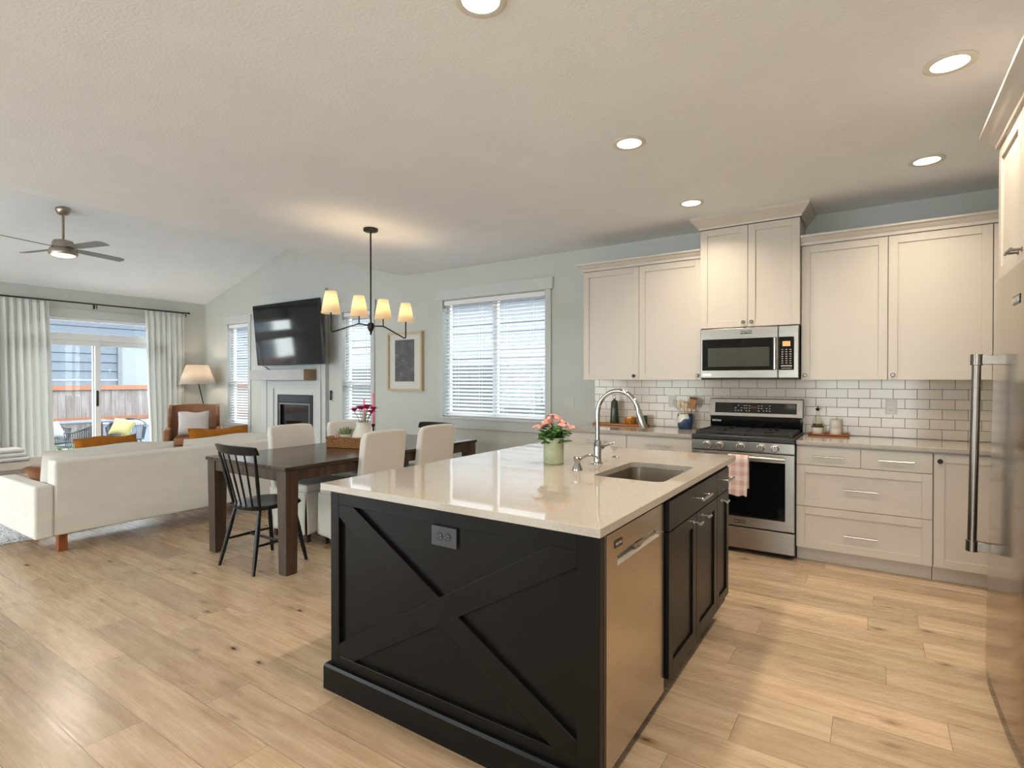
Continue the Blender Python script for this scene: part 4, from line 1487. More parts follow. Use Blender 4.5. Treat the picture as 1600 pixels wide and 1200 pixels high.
# door panel with a pocket handle cut into its face
ya, yb, pz0_, pz1_ = 1.690, 2.118, 0.752, 0.792
b.box(xi, xo, 1.604, 2.170, 0.105, pz0_); b.box(xi, xo, 1.604, 2.170, pz1_, 0.872)
b.box(xi, xo, 1.604, ya, pz0_, pz1_); b.box(xi, xo, yb, 2.170, pz0_, pz1_)
dd = b.build('door', M_['steely'], dw, smooth=0)
pk = MB()
pk.box(xi, xo - 0.028, ya, yb, pz0_, pz1_)
pk.hexa([(xo - 0.028, ya, pz0_), (xo - 0.001, ya, pz0_), (xo - 0.001, yb, pz0_), (xo - 0.028, yb, pz0_)],
        [(xo - 0.028, ya, pz0_ + 0.012), (xo - 0.0275, ya, pz0_ + 0.012), (xo - 0.0275, yb, pz0_ + 0.012), (xo - 0.028, yb, pz0_ + 0.012)])
pk.build('pocket_handle', mat('pocket_steel', (214, 206, 194), 0.3, 0.6), dd, smooth=0)
MB().box(xo - 0.0279, xo - 0.006, 1.87, 1.95, pz0_ + 0.013, pz0_ + 0.030).build('latch_tab', mat('latch_grey', (120, 108, 96), 0.4), dd, smooth=0, bevel=0.002)
badge(dd, (xo + 0.0003, 1.698, 0.828), YA, ZU, 0.062, 0.026, text='MAYTAG', tsize=0.012)
MB().box(PX1 - 0.09, PX1 - 0.075, 1.606, 2.168, 0.0, 0.1).build('toe_kick', M_['rubber'], dw, smooth=0)
MB().box(PX1 - 0.036, PX1 - 0.0005, 2.1715, 2.1775, 0.11, 0.88).build('side_stile', M_['dark'], isl, smooth=0)

# countertop with the sink cut-out
SX0, SX1, SY0, SY1 = -1.125, -0.782, 2.372, 2.905
def rrect(x0, x1, y0, y1, r, n=5):
    pts = []
    for cx, cy, a0 in ((x1 - r, y1 - r, 0), (x0 + r, y1 - r, 90), (x0 + r, y0 + r, 180), (x1 - r, y0 + r, 270)):
        for i in range(n + 1):
            a = R(a0 + 90 * i / n)
            pts.append((cx + r * math.cos(a), cy + r * math.sin(a)))
    return pts
def slab_with_hole(x0, x1, y0, y1, inner, z0, z1):
    bm = bmesh.new()
    def ring(pts, z):
        vs = [bm.verts.new((x, y, z)) for x, y in pts]
        es = [bm.edges.new((vs[i], vs[(i + 1) % len(vs)])) for i in range(len(vs))]
        return vs, es
    outer = [(x0, y0), (x1, y0), (x1, y1), (x0, y1)]
    allv = []
    for z in (z0, z1):
        vo, eo = ring(outer, z)
        vi, ei = ring(inner, z)
        bmesh.ops.triangle_fill(bm, use_beauty=True, edges=eo + ei)
        allv.append((vo, vi))
    for k in range(2):
        a, b_ = allv[0][k], allv[1][k]
        for i in range(len(a)):
            bm.faces.new((a[i], a[(i + 1) % len(a)], b_[(i + 1) % len(a)], b_[i]))
    mb = MB()
    bm.verts.index_update()
    mb.add([tuple(v.co) for v in bm.verts], [tuple(v.index for v in f.verts) for f in bm.faces])
    bm.free()
    return mb
inner = rrect(SX0, SX1, SY0, SY1, 0.045)
o = slab_with_hole(IX0, IX1, IY0, IY1, inner, 0.8845, 0.9145).build('island_countertop', M_['quartz'], smooth=0, bevel=0.0025, seg=2)
tag(o, 'large white glossy quartz top of the kitchen island', 'countertop')
# undermount sink
sk = thing('sink', 'brushed steel undermount sink set into the island top', 'sink', ((SX0 + SX1) / 2, (SY0 + SY1) / 2, 0.705))
mb = MB()
rings = []
for (ins, z) in ((0.012, 0.8842), (-0.004, 0.8842), (-0.004, 0.876), (0.004, 0.73), (0.03, 0.712), (0.10, 0.708)):
    rings.append([(x, y, z) for x, y in rrect(SX0 + ins - (0.0 if ins != 0.012 else 0.036), SX1 - ins + (0.0 if ins != 0.012 else 0.036), SY0 + ins - (0.0 if ins != 0.012 else 0.036), SY1 - ins + (0.0 if ins != 0.012 else 0.036), 0.05 if z > 0.72 else 0.03)])
vs = [p for r_ in rings for p in r_]
k = len(rings[0])
fs = []
for i in range(len(rings) - 1):
    for j in range(k):
        fs.append((i * k + j, i * k + (j + 1) % k, (i + 1) * k + (j + 1) % k, (i + 1) * k + j))
fs.append(tuple((len(rings) - 1) * k + j for j in range(k)))
mb.add(vs, fs)
mb.build('basin', mat_steel('sink_steel', (176, 168, 154), 0.3, 'x'), sk, smooth=40)
MB().lathe(((SX0 + SX1) / 2, (SY0 + SY1) / 2 + 0.05, 0.7085), [(0, 0.001), (0.03, 0.001), (0.044, 0.004), (0.046, 0.0), (0, 0.0)], 24).build('drain', M_['chrome'], sk)

# faucet
fx, fy, fz = -1.262, 2.735, 0.915
fa = thing('kitchen_faucet', 'tall chrome gooseneck faucet with pull-down head behind the sink', 'faucet', (fx, fy, fz))
MB().lathe((fx, fy, fz), [(0, 0), (0.030, 0), (0.030, 0.004), (0.0225, 0.008), (0.0205, 0.03), (0.0205, 0.115), (0.017, 0.122), (0.0135, 0.128), (0, 0.128)], 28).build('body', M_['chrome'], fa)
pts = [(fx, fy, fz + 0.12), (fx, fy, fz + 0.20), (fx, fy, fz + 0.265)]
cxa, rad = fx + 0.118, 0.118
for i in range(1, 15):
    a = PI - (PI * 0.93) * i / 14
    pts.append((cxa + rad * math.cos(a), fy, fz + 0.265 + rad * 1.12 * math.sin(a)))
MB().tube(pts, 0.0125, 14).build('spout', M_['chrome'], fa)
e = Vector(pts[-1]); d_ = (Vector(pts[-1]) - Vector(pts[-2])).normalized()
MB().tube([e - d_ * 0.004, e + d_ * 0.012, e + d_ * 0.05, e + d_ * 0.095, e + d_ * 0.1], [0.0135, 0.0155, 0.0165, 0.0185, 0.016], 16).build('spray_head', M_['chrome'], fa)
lv = MB()
lv.cyl((fx, fy, fz + 0.085), (fx + 0.015, fy + 0.036, fz + 0.085), 0.014, n=16)
lv.tube([(fx + 0.014, fy + 0.034, fz + 0.085), (fx + 0.032, fy + 0.075, fz + 0.094), (fx + 0.046, fy + 0.125, fz + 0.102)], [0.0065, 0.0045, 0.004], 10)
lv.build('lever', M_['chrome'], fa)
# soap dispenser
sx_, sy_ = -1.25, 2.47
sd = thing('soap_dispenser', 'small chrome soap dispenser with curved spout left of the faucet', 'soap dispenser', (sx_, sy_, fz))
MB().lathe((sx_, sy_, fz), [(0, 0), (0.026, 0), (0.0255, 0.006), (0.016, 0.030), (0.014, 0.036), (0.020, 0.052), (0.021, 0.062), (0.018, 0.066), (0, 0.067)], 24).build('body', M_['chrome'], sd)
MB().tube([(sx_ + 0.012, sy_ + 0.008, fz + 0.056), (sx_ + 0.035, sy_ + 0.028, fz + 0.071), (sx_ + 0.055, sy_ + 0.045, fz + 0.073), (sx_ + 0.075, sy_ + 0.06, fz + 0.066), (sx_ + 0.085, sy_ + 0.068, fz + 0.054)], [0.0065, 0.006, 0.0055, 0.005, 0.0045], 10).build('spout', M_['chrome'], sd)
o = MB().lathe((-1.267, 2.99, fz), [(0, 0), (0.024, 0), (0.024, 0.003), (0.018, 0.007), (0.012, 0.009), (0, 0.009)], 24).build('air_switch', M_['chrome'])
tag(o, 'small round chrome disposal button on the island top right of the faucet', 'button')

# ================================================================== DINING
TX0, TX1, TY0, TY1 = -4.445, -3.385, 2.25, 4.43
tb = thing('dining_table', 'long dark walnut dining table with thick square legs', 'table', (-3.915, 3.34, 0))
MB().box(TX0, TX1, TY0, TY1, 0.735, 0.762).build('tabletop', M_['tabletop'], tb, smooth=0, bevel=0.004)
LEG = 0.105
ap = MB()
ap.box(TX0 + 0.02, TX0 + 0.045, TY0 + LEG + 0.012, TY1 - LEG - 0.012, 0.655, 0.7345); ap.box(TX1 - 0.045, TX1 - 0.02, TY0 + LEG + 0.012, TY1 - LEG - 0.012, 0.655, 0.7345)
ap.box(TX0 + LEG + 0.012, TX1 - LEG - 0.012, TY0 + 0.02, TY0 + 0.045, 0.655, 0.7345); ap.box(TX0 + LEG + 0.012, TX1 - LEG - 0.012, TY1 - 0.045, TY1 - 0.02, 0.655, 0.7345)
ap.build('apron', M_['tableleg'], tb, smooth=0, bevel=0.002)
for sx in (0, 1):
    for sy in (0, 1):
        x0 = TX0 + 0.01 if sx == 0 else TX1 - 0.01 - LEG
        y0 = TY0 + 0.01 if sy == 0 else TY1 - 0.01 - LEG
        k_ = 0.008
        MB().hexa([(x0 + k_, y0 + k_, 0), (x0 + LEG - k_, y0 + k_, 0), (x0 + LEG - k_, y0 + LEG - k_, 0), (x0 + k_, y0 + LEG - k_, 0)],
                  [(x0, y0, 0.7345), (x0 + LEG, y0, 0.7345), (x0 + LEG, y0 + LEG, 0.7345), (x0, y0 + LEG, 0.7345)]).build('leg', M_['tableleg'], tb, smooth=0, bevel=0.004)

# ---- black spindle-back chair (front = -y)
def spindle_chair(label):
    t = thing('spindle_chair', label, 'chair', (0, 0, 0), 'black spindle chairs at the table ends')
    def seat_pt(a):
        c_, s_ = math.cos(a), math.sin(a)
        ex = 0.62
        x = 0.225 * abs(c_) ** ex * (1 if c_ >= 0 else -1)
        y = 0.215 * abs(s_) ** ex * (1 if s_ >= 0 else -1)
        x *= 1.0 - 0.10 * (y / 0.215)
        return x, y
    n_ = 40
    prof = [(0.0, 0.436), (0.80, 0.432), (0.97, 0.440), (1.0, 0.452), (0.97, 0.462), (0.86, 0.464), (0.5, 0.455), (0.0, 0.453)]
    vs, fs = [], []
    for r_, z in prof:
        for i in range(n_):
            x, y = seat_pt(2 * PI * i / n_)
            vs.append((x * r_, y * r_, z))
    for j in range(len(prof) - 1):
        for i in range(n_):
            fs.append((j * n_ + i, j * n_ + (i + 1) % n_, (j + 1) * n_ + (i + 1) % n_, (j + 1) * n_ + i))
    m = MB(); m.add(vs, fs)
    m.build('seat', M_['blackwood'], t, smooth=50)
    feet = {}
    for sx in (-1, 1):
        for sy in (-1, 1):
            a = Vector((sx * 0.15, sy * 0.135, 0.437)); b = Vector((sx * 0.215, sy * 0.205 + (0.02 if sy > 0 else 0), 0.0))
            feet[(sx, sy)] = (a, b)
            MB().tube([a, a.lerp(b, 0.35), a.lerp(b, 0.75), b], [0.013, 0.0175, 0.0155, 0.0115], 12).build('leg', M_['blackwood'], t)
    L = lambda k, f: feet[k][0].lerp(feet[k][1], f)
    st = MB()
    for sx in (-1, 1):
        p, q = L((sx, -1), 0.56), L((sx, 1), 0.56)
        st.tube([p, p.lerp(q, 0.5), q], [0.008, 0.0115, 0.008], 10)
    p, q = L((-1, -1), 0.56).lerp(L((-1, 1), 0.56), 0.5), L((1, -1), 0.56).lerp(L((1, 1), 0.56), 0.5)
    st.tube([p, p.lerp(q, 0.5), q], [0.008, 0.0115, 0.008], 10)
    st.build('stretcher', M_['blackwood'], t)
    def crest_pt(u):    # -1..1
        return (0.252 * u, 0.262 - 0.045 * u * u, 0.872)
    cr = MB()
    cv, cf = [], []
    nn = 16
    for i in range(nn + 1):
        u = -1 + 2 * i / nn
        x, y, z = crest_pt(u)
        hh = 0.034 * (1 - 0.18 * abs(u) ** 6)
        th = 0.010
        lean = 0.012
        cv += [(x, y - th - lean, z - hh), (x, y + th - lean, z - hh), (x, y + th + lean, z + hh), (x, y - th + lean, z + hh)]
    for i in range(nn):
        for j in range(4):
            cf.append((i * 4 + j, i * 4 + (j + 1) % 4, (i + 1) * 4 + (j + 1) % 4, (i + 1) * 4 + j))
    cf += [(0, 1, 2, 3), (nn * 4 + 3, nn * 4 + 2, nn * 4 + 1, nn * 4)]
    cr.add(cv, cf)
    cr.build('crest_rail', M_['blackwood'], t, smooth=50, bevel=0.004)
    for i in range(6):
        u = -1 + 2 * i / 5
        p = Vector((0.165 * u, 0.165 - 0.020 * u * u, 0.458)); c_ = crest_pt(u * 0.90)
        q = Vector((c_[0], c_[1] - 0.008, 0.842))
        outer = i in (0, 5)
        r0 = 0.0125 if outer else 0.0072
        MB().tube([p, p.lerp(q, 0.45), q], [r0 * 0.85, r0 * 1.1, r0 * 0.8], 10).build('back_post' if outer else 'spindle', M_['blackwood'], t)
    return t
sc = spindle_chair('black spindle-back wooden chair at the near end of the dining table')
put(sc, (-3.815, 2.365, 0), PI + R(1))
dup(sc, (-3.985, 4.255, 0), R(-1), 'black wooden chair at the far end of the table by the kitchen window')

# ---- slipcovered parsons chair (front = -y)
def slip_chair(label):
    t = thing('slipcovered_chair', label, 'chair', (0, 0, 0), 'cream slipcovered dining chairs')
    W2 = 0.235
    bk = MB()
    # back: a padded slab leaning away from the seat
    prof = [(0.0, 0.40), (0.028, 0.55), (0.052, 0.75), (0.072, 0.90), (0.082, 0.962)]
    vs, fs = [], []
    for i, (dy, z) in enumerate(prof):
        w_ = W2 - (0.012 if i == len(prof) - 1 else 0) - 0.004 * i * 0.5
        th = 0.052 if i < len(prof) - 1 else 0.040
        yb = 0.205 + dy
        for j in range(9):
            u = -1 + 2 * j / 8
            vs.append((w_ * u, yb - th + 0.010 * u * u, z + (0.0 if i < len(prof) - 1 else -0.012 * abs(u) ** 4)))
        for j in range(9):
            u = 1 - 2 * j / 8
            vs.append((w_ * u, yb + th * 0.55 - 0.006 * u * u, z + (0.0 if i < len(prof) - 1 else -0.012 * abs(u) ** 4)))
    k = 18
    for i in range(len(prof) - 1):
        for j in range(k):
            fs.append((i * k + j, i * k + (j + 1) % k, (i + 1) * k + (j + 1) % k, (i + 1) * k + j))
    fs.append(tuple(range(k))); fs.append(tuple((len(prof) - 1) * k + j for j in range(k - 1, -1, -1)))
    bk.add(vs, fs)
    bk.build('backrest', M_['slip'], t, smooth=70, bevel=0.016, seg=3)
    MB().box(-W2, W2, -0.262, 0.150, 0.40, 0.488).build('seat', M_['slip'], t, smooth=60, bevel=0.022, seg=3)
    # skirt hanging from the seat, slightly flared and wrinkled, with corner slits
    sk_ = MB()
    hx, hy0, hy1 = W2 + 0.002, -0.264, 0.236
    sides = [((-hx, hy0), (hx, hy0)), ((hx, hy0), (hx, hy1)), ((hx, hy1), (-hx, hy1)), ((-hx, hy1), (-hx, hy0))]
    for si, (a, b_) in enumerate(sides):
        dx, dy = b_[0] - a[0], b_[1] - a[1]
        Ln = math.hypot(dx, dy)
        nx, ny = dy / Ln, -dx / Ln
        def fn(u, v, a=a, dx=dx, dy=dy, nx=nx, ny=ny, si=si):
            fl = 0.012 * v + 0.007 * math.sin(7 * u + si * 2.1 + 2.2 * v) * v + 0.004 * math.sin(23 * u + 4 * v + si) * v
            z = 0.43 - 0.355 * v + 0.006 * math.sin(9 * u + si * 1.3) * v
            inset = 0.008 * (1 if u < 0.5 else -1) * v
            uu = u + (inset if u in (0.0, 1.0) else 0)
            return (a[0] + dx * uu + nx * fl, a[1] + dy * uu + ny * fl, z)
        sk_.grid(fn, 22, 14)
    sk_.build('skirt', M_['slip'], t, smooth=70, solid=0.004)
    for sx in (-1, 1):
        for sy in (-0.225, 0.195):
            MB().box(sx * 0.195 - 0.02, sx * 0.195 + 0.02, sy - 0.02, sy + 0.02, 0.0, 0.40).build('leg', M_['tableleg'], t, smooth=0)
    return t
s1 = slip_chair('cream slipcovered chair nearest the island, its back partly behind the island top')
put(s1, (-3.605, 3.12, 0), R(-90))
dup(s1, (-3.605, 3.765, 0), R(-90), 'cream slipcovered chair on the island side of the table, nearer the kitchen window')
dup(s1, (-4.215, 3.05, 0), R(91), 'cream slipcovered chair on the sofa side, in front of the fireplace')
dup(s1, (-4.215, 3.68, 0), R(90), 'cream slipcovered chair on the sofa side, behind the flowers and basket')

# ---- centrepiece
bx_, by_ = -3.955, 3.33
bk = thing('wicker_basket', 'low brown woven basket on the dining table', 'basket', (bx_, by_, 0.763))
a = R(16)
MB_ = Matrix.Translation((bx_, by_, 0.763)) @ Matrix.Rotation(a, 4, 'Z')
b = MB(MB_)
w1, d1, h1 = 0.20, 0.135, 0.088
for z0_, z1_, g in ((0, h1, 0.0),):
    b.box(-w1, w1, -d1, -d1 + 0.012, 0, h1); b.box(-w1, w1, d1 - 0.012, d1, 0, h1)
    b.box(-w1, -w1 + 0.012, -d1 + 0.012, d1 - 0.012, 0, h1); b.box(w1 - 0.012, w1, -d1 + 0.012, d1 - 0.012, 0, h1)
    b.box(-w1 + 0.012, w1 - 0.012, -d1 + 0.012, d1 - 0.012, 0, 0.012)
b.build('body', M_['wicker'], bk, smooth=0, bevel=0.004)
b = MB(MB_)
b.tube([(-w1, -d1, h1), (w1, -d1, h1), (w1, d1, h1), (-w1, d1, h1)], 0.010, 8, closed=True)
b.build('rim', M_['wicker'], bk)
# white vase with magenta flowers
vp = MB_ @ Vector((0.085, 0.02, 0.0125))
vs_ = thing('flower_vase', 'white ceramic vase of magenta flowers standing in the basket', 'vase', tuple(vp))
MB().lathe(tuple(vp), [(0, 0), (0.105, 0), (0.118, 0.02), (0.112, 0.06), (0.085, 0.12), (0.068, 0.165), (0.064, 0.20), (0.068, 0.212), (0.062, 0.212), (0.058, 0.2), (0.062, 0.165), (0, 0.16)], 30).build('vase', M_['porcelain'], vs_)
stm = MB(); fl_parts = []
rnd = random.Random(21)
heads = [(-0.115, -0.01, 0.31), (-0.06, 0.03, 0.325), (-0.02, -0.03, 0.335), (0.03, 0.02, 0.345), (0.07, -0.03, 0.34), (0.10, 0.03, 0.325), (0.125, -0.02, 0.30), (0.0, 0.05, 0.34)]
for hx_, hy_, hz_ in heads:
    p0 = vp + Vector((hx_ * 0.3, hy_ * 0.3, 0.17)); p1 = vp + Vector((hx_, hy_, hz_))
    stm.tube([p0, p0.lerp(p1, 0.5) + Vector((hx_ * -0.1, 0, 0.01)), p1], 0.0035, 6)
stm.build('stems', M_['stemg'], vs_)
def bloom(c, r, n_layers, m, parent, name, rnd, petals=10):
    b = MB()
    for l_ in range(n_layers):
        rr = r * (1 - 0.22 * l_)
        for k_ in range(petals - l_):
            a = 2 * PI * k_ / (petals - l_) + l_ * 0.4 + rnd.uniform(-0.15, 0.15)
            up = 0.25 + 0.28 * l_
            d = Vector((math.cos(a), math.sin(a), 0)); s_ = Vector((-math.sin(a), math.cos(a), 0))
            base = Vector(c)
            tip = base + d * rr + Vector((0, 0, rr * up))
            mid = base + d * rr * 0.6 + Vector((0, 0, rr * up * 0.8 + 0.1 * rr))
            wv = rr * 0.30
            b.add([base, mid - s_ * wv, tip - s_ * wv * 0.5, tip + s_ * wv * 0.5, mid + s_ * wv], [(0, 1, 2, 3, 4)])
    b.ball((c[0], c[1], c[2] + r * 0.15), r * 0.28, n=8)
    return b.build(name, m, parent, smooth=60)
for hx_, hy_, hz_ in heads:
    bloom(vp + Vector((hx_, hy_, hz_)), 0.056, 3, M_['magenta'], vs_, 'flower', rnd, 11)
# succulent pot and red-white cloth bits in the basket
sp_ = MB_ @ Vector((-0.085, -0.005, 0.0125))
su = thing('potted_succulent', 'small spiky green succulent in a white pot inside the basket', 'plant', tuple(sp_))
MB().lathe(tuple(sp_), [(0, 0), (0.052, 0), (0.062, 0.095), (0.064, 0.10), (0.056, 0.10), (0.054, 0.085), (0, 0.085)], 20).build('pot', M_['porcelain'], su)
b = MB()
for k_ in range(22):
    a = k_ * 2.4
    rr = 0.006 + 0.0016 * k_
    tilt = 0.12 + 0.035 * k_
    d = Vector((math.cos(a), math.sin(a), 0))
    p = sp_ + Vector((0, 0, 0.085)) + d * rr
    q = p + d * 0.075 * math.sin(tilt) + Vector((0, 0, 0.085 * math.cos(tilt)))
    b.tube([p, p.lerp(q, 0.45), q], [0.007, 0.009, 0.0008], 6)
b.build('leaves', mat('succulent_leaf', (124, 140, 92), 0.5, var=0.2, scale=30), su)
cl = MB_ @ Vector((-0.14, -0.075, 0.0125))
b = MB()
def clf(u, v):
    th = 2 * PI * u; r_ = 0.048 * math.sin(PI * min(v * 1.0, 1)) * (1 + 0.22 * math.sin(5 * th + 9 * v))
    return (cl.x + r_ * math.cos(th) * 0.9, cl.y + r_ * math.sin(th) * 0.7, cl.z + 0.105 * v + 0.008 * math.sin(3 * th))
b.grid(clf, 20, 10)
def chk():
    k = NT('red_check_cloth')
    v = k.coords((1, 1, 1))
    ck = k.n('ShaderNodeTexChecker'); ck.inputs['Scale'].default_value = 90
    ck.inputs['Color1'].default_value = (*lin((226, 206, 198)), 1); ck.inputs['Color2'].default_value = (*lin((150, 62, 58)), 1)
    k.l(v, ck.inputs['Vector']); k.l(ck.outputs['Color'], k.b.inputs['Base Color'])
    k.b.inputs['Roughness'].default_value = 0.9
    return k.m
tag(b.build('cloth_napkin', chk(), smooth=180), 'crumpled red and white cloth in the near corner of the basket', 'napkin')
# two tall pink tapers
def candle(label, x, y, zt, zb):
    t = thing('taper_candle', label, 'candle', (x, y, 0.763), 'pink taper candles')
    MB().lathe((x, y, 0.763), [(0, 0), (0.042, 0), (0.042, 0.006), (0.010, 0.014), (0.007, 0.04), (0.008, zb - 0.018), (0.018, zb - 0.006), (0.018, zb + 0.012), (0.011, zb + 0.014), (0, zb + 0.014)], 18).build('holder', M_['bronze'], t)
    MB().lathe((x, y, 0.763), [(0, zb + 0.0145), (0.0115, zb + 0.0145), (0.0095, zt), (0.004, zt + 0.008), (0, zt + 0.008)], 14).build('taper', M_['pink'], t)
    MB().cyl((x, y, 0.763 + zt + 0.007), (x + 0.001, y, 0.763 + zt + 0.018), 0.001, n=6).build('wick', M_['bronze'], t)
candle('taller pink taper candle right of the magenta flowers', -4.125, 3.71, 0.468, 0.16)
candle('shorter pink taper candle rising from behind the magenta flowers', -4.235, 3.69, 0.41, 0.14)

# ---- chandelier
CX, CY = -3.86, 3.445
ch = thing('chandelier', 'black four-light chandelier with cream shades above the dining table', 'chandelier', (CX, CY, 1.77))
MB().lathe((CX, CY, H), [(0, -0.001), (0.066, -0.001), (0.066, -0.022), (0.058, -0.028), (0, -0.028)], 28).build('canopy', M_['blackmetal'], ch)
MB().cyl((CX, CY, H - 0.028), (CX, CY, 1.90), 0.0075, n=12).build('stem', M_['blackmetal'], ch)
MB().lathe((CX, CY, 1.865), [(0, -0.085), (0.008, -0.075), (0.010, -0.055), (0.022, -0.035), (0.030, -0.02), (0.030, 0.02), (0.018, 0.032), (0, 0.034)], 16).build('hub', M_['blackmetal'], ch)
def arc_pts(pts, n=5, r=0.035):
    out = [Vector(pts[0])]
    for i in range(1, len(pts) - 1):
        p, a, b_ = Vector(pts[i]), Vector(pts[i - 1]), Vector(pts[i + 1])
        u, v = (a - p).normalized() * r, (b_ - p).normalized() * r
        for k_ in range(n + 1):
            t = k_ / n
            out.append((p + u) * (1 - t) ** 2 + p * 2 * t * (1 - t) + (p + v) * t * t)
    out.append(Vector(pts[-1]))
    return out
shades = [(3.004, -1), (3.308, -1), (3.596, 1), (3.893, 1)]
for sg, yo, yi in ((-1, 3.004, 3.308), (1, 3.893, 3.596)):
    MB().tube(arc_pts([(CX, CY + sg * 0.02, 1.868), (CX, yi, 1.878), (CX, yo - sg * -0.0, 1.775), (CX, yo, 1.945)], 6, 0.03), 0.0065, 10).build('arm', M_['blackmetal'], ch)
    MB().cyl((CX, yi, 1.876), (CX, yi, 1.945), 0.0055, n=10).build('candle_tube', M_['blackmetal'], ch)
for yy, sg in shades:
    MB().lathe((CX, yy, 1.938), [(0.081, 0.0), (0.0465, 0.188)], 32).build('shade', M_['shade'], ch, smooth=180, solid=0.0016)
    bl = MB().ball((CX, yy, 2.015), 0.022, 0.022, 0.034, 14).build('bulb', mat_emit('warm_bulb', (255, 214, 150), 6.0), ch)
    MB().cyl((CX, yy, 1.945), (CX, yy, 1.985), 0.011, n=12).build('socket', M_['plate'], ch)
    lamp('chandelier_light', 'POINT', (CX, yy, 2.06), 3.2, (1.0, 0.74, 0.44), ch, size=0.03)

# ================================================================== LIVING ROOM
# rug
rg_ = MB()
rnd = random.Random(4)
def rugf(u, v):
    x = -9.0 + 3.0 * u + 0.02 * math.sin(19 * v)
    y = 0.55 + 3.25 * v + 0.02 * math.sin(23 * u)
    return (x, y, 0.012 + (0.010 * rnd.random() if 0.02 < u < 0.98 and 0.02 < v < 0.98 else -0.008))
rg_.grid(rugf, 120, 130)
tag(rg_.build('area_rug', M_['rugm'], smooth=0, solid=0.004), 'pale grey shaggy area rug under the front of the sofa', 'rug')

# sofa (back towards the dining table)
SX0_, SX1_, SY0_, SY1_ = -6.17, -5.265, 1.405, 3.56
so = thing('sofa', 'oatmeal linen sofa seen from behind with block legs', 'sofa', (-5.7, 2.48, 0))
MB().box(SX0_ + 0.01, SX1_ - 0.02, SY0_ + 0.10, SY1_ - 0.10, 0.16, 0.33).build('seat_base', M_['sofa'], so, smooth=60, bevel=0.015, seg=3)
bk = MB()
bk.hexa([(-5.46, SY0_ + 0.122, 0.158), (SX1_ - 0.012, SY0_ + 0.122, 0.158), (SX1_ - 0.012, SY1_ - 0.122, 0.158), (-5.46, SY1_ - 0.122, 0.158)],
        [(-5.42, SY0_ + 0.122, 0.745), (SX1_ + 0.005, SY0_ + 0.122, 0.745), (SX1_ + 0.005, SY1_ - 0.122, 0.745), (-5.42, SY1_ - 0.122, 0.745)])
bk.build('back', M_['sofa'], so, smooth=60, bevel=0.02, seg=3)
for ya in (SY0_, SY1_ - 0.12):
    MB().box(SX0_, SX1_, ya, ya + 0.12, 0.155, 0.56).build('arm', M_['sofa'], so, smooth=60, bevel=0.018, seg=3)
ymid = (SY0_ + SY1_) / 2
for ya, yb in ((SY0_ + 0.125, ymid - 0.004), (ymid + 0.004, SY1_ - 0.125)):
    MB().box(SX0_ - 0.01, -5.475, ya, yb, 0.332, 0.475).build('seat_cushion', M_['sofa'], so, smooth=60, bevel=0.035, seg=4)
def back_cushion(ya, yb, sd):
    w_ = yb - ya
    M = Matrix.Translation((-5.515, (ya + yb) / 2, 0.600)) @ Matrix.Rotation(PI / 2, 4, 'Z') @ Matrix.Rotation(R(10), 4, 'X')
    pillow_mesh(w_, 0.42, 0.24, M, -0.02, sd, 20).build('back_cushion', M_['sofa'], so, smooth=180)
back_cushion(SY0_ + 0.115, SY0_ + 1.08, 8)
back_cushion(SY0_ + 1.17, SY1_ - 0.10, 9)
for sx in (-6.08, -5.43):
    for sy in (1.62, 3.35):
        MB().box(sx - 0.03, sx + 0.03, sy - 0.03, sy + 0.03, 0.0 if sx > -6 else 0.027, 0.159).build('leg', mat('orange_wood_leg', (146, 82, 44), 0.4, var=0.15, scale=14, stretch=(6, 6, 1)), so, smooth=0, bevel=0.002)
# throw pillows
pillow('throw_pillow', 'mustard pillow leaning over the sofa back nearer the patio door', 'pillow', (-5.725, 2.05, 0.675), (R(-14), 0, PI / 2 + R(3)), 0.50, 0.40, 0.15, M_['mustard'], 'mustard pillows on the sofa', 3)
pillow('throw_pillow', 'mustard pillow on the sofa behind the black spindle chair', 'pillow', (-5.725, 3.06, 0.665), (R(-12), 0, PI / 2 - R(3)), 0.62, 0.42, 0.16, M_['mustard'], 'mustard pillows on the sofa', 5)
pillow('throw_pillow', 'tan leather pillow low on the sofa seat behind the near arm', 'pillow', (-5.85, 1.70, 0.545), (R(-50), 0, PI / 2 + R(12)), 0.36, 0.30, 0.12, M_['leather'], None, 6)

# coffee table between sofa and patio door
ct_ = thing('coffee_table', 'weathered grey wood coffee table with a lower shelf beyond the sofa arm', 'table', (-7.85, 1.85, 0.025))
MB().box(-8.30, -7.30, 1.15, 2.80, 0.41, 0.455).build('tabletop', M_['greywood'], ct_, smooth=0, bevel=0.005)
MB().box(-8.24, -7.34, 1.21, 2.74, 0.17, 0.20).build('shelf', M_['greywood'], ct_, smooth=0, bevel=0.004)
for sx in (-8.25, -7.35):
    for sy in (1.2, 2.75):
        MB().box(sx - 0.04, sx + 0.04, sy - 0.04, sy + 0.04, 0.025, 0.409).build('leg', M_['greywood'], ct_, smooth=0, bevel=0.003)
b = MB()
for k_ in range(4):
    rr = 0.0
    pts = [(-8.18 + 0.012 * k_ + 0.50 * i / 10, 1.58 + 0.10 * k_ * 0 , 0.0) for i in range(11)]
th_ = thing('folded_throw', 'folded white striped throw on the coffee table at the left photo edge', 'blanket', (-8.15, 1.80, 0.456))
for k_ in range(3):
    MB().box(-8.28 + 0.01 * k_, -7.98 - 0.012 * k_, 1.45, 2.10 - 0.02 * k_, 0.457 + 0.048 * k_, 0.503 + 0.048 * k_).build('fold', mat('white_throw_cloth', (214, 212, 214), 0.95, var=0.1, scale=3, stretch=(1, 18, 1), bump=0.4), th_, smooth=60, bevel=0.021, seg=4)

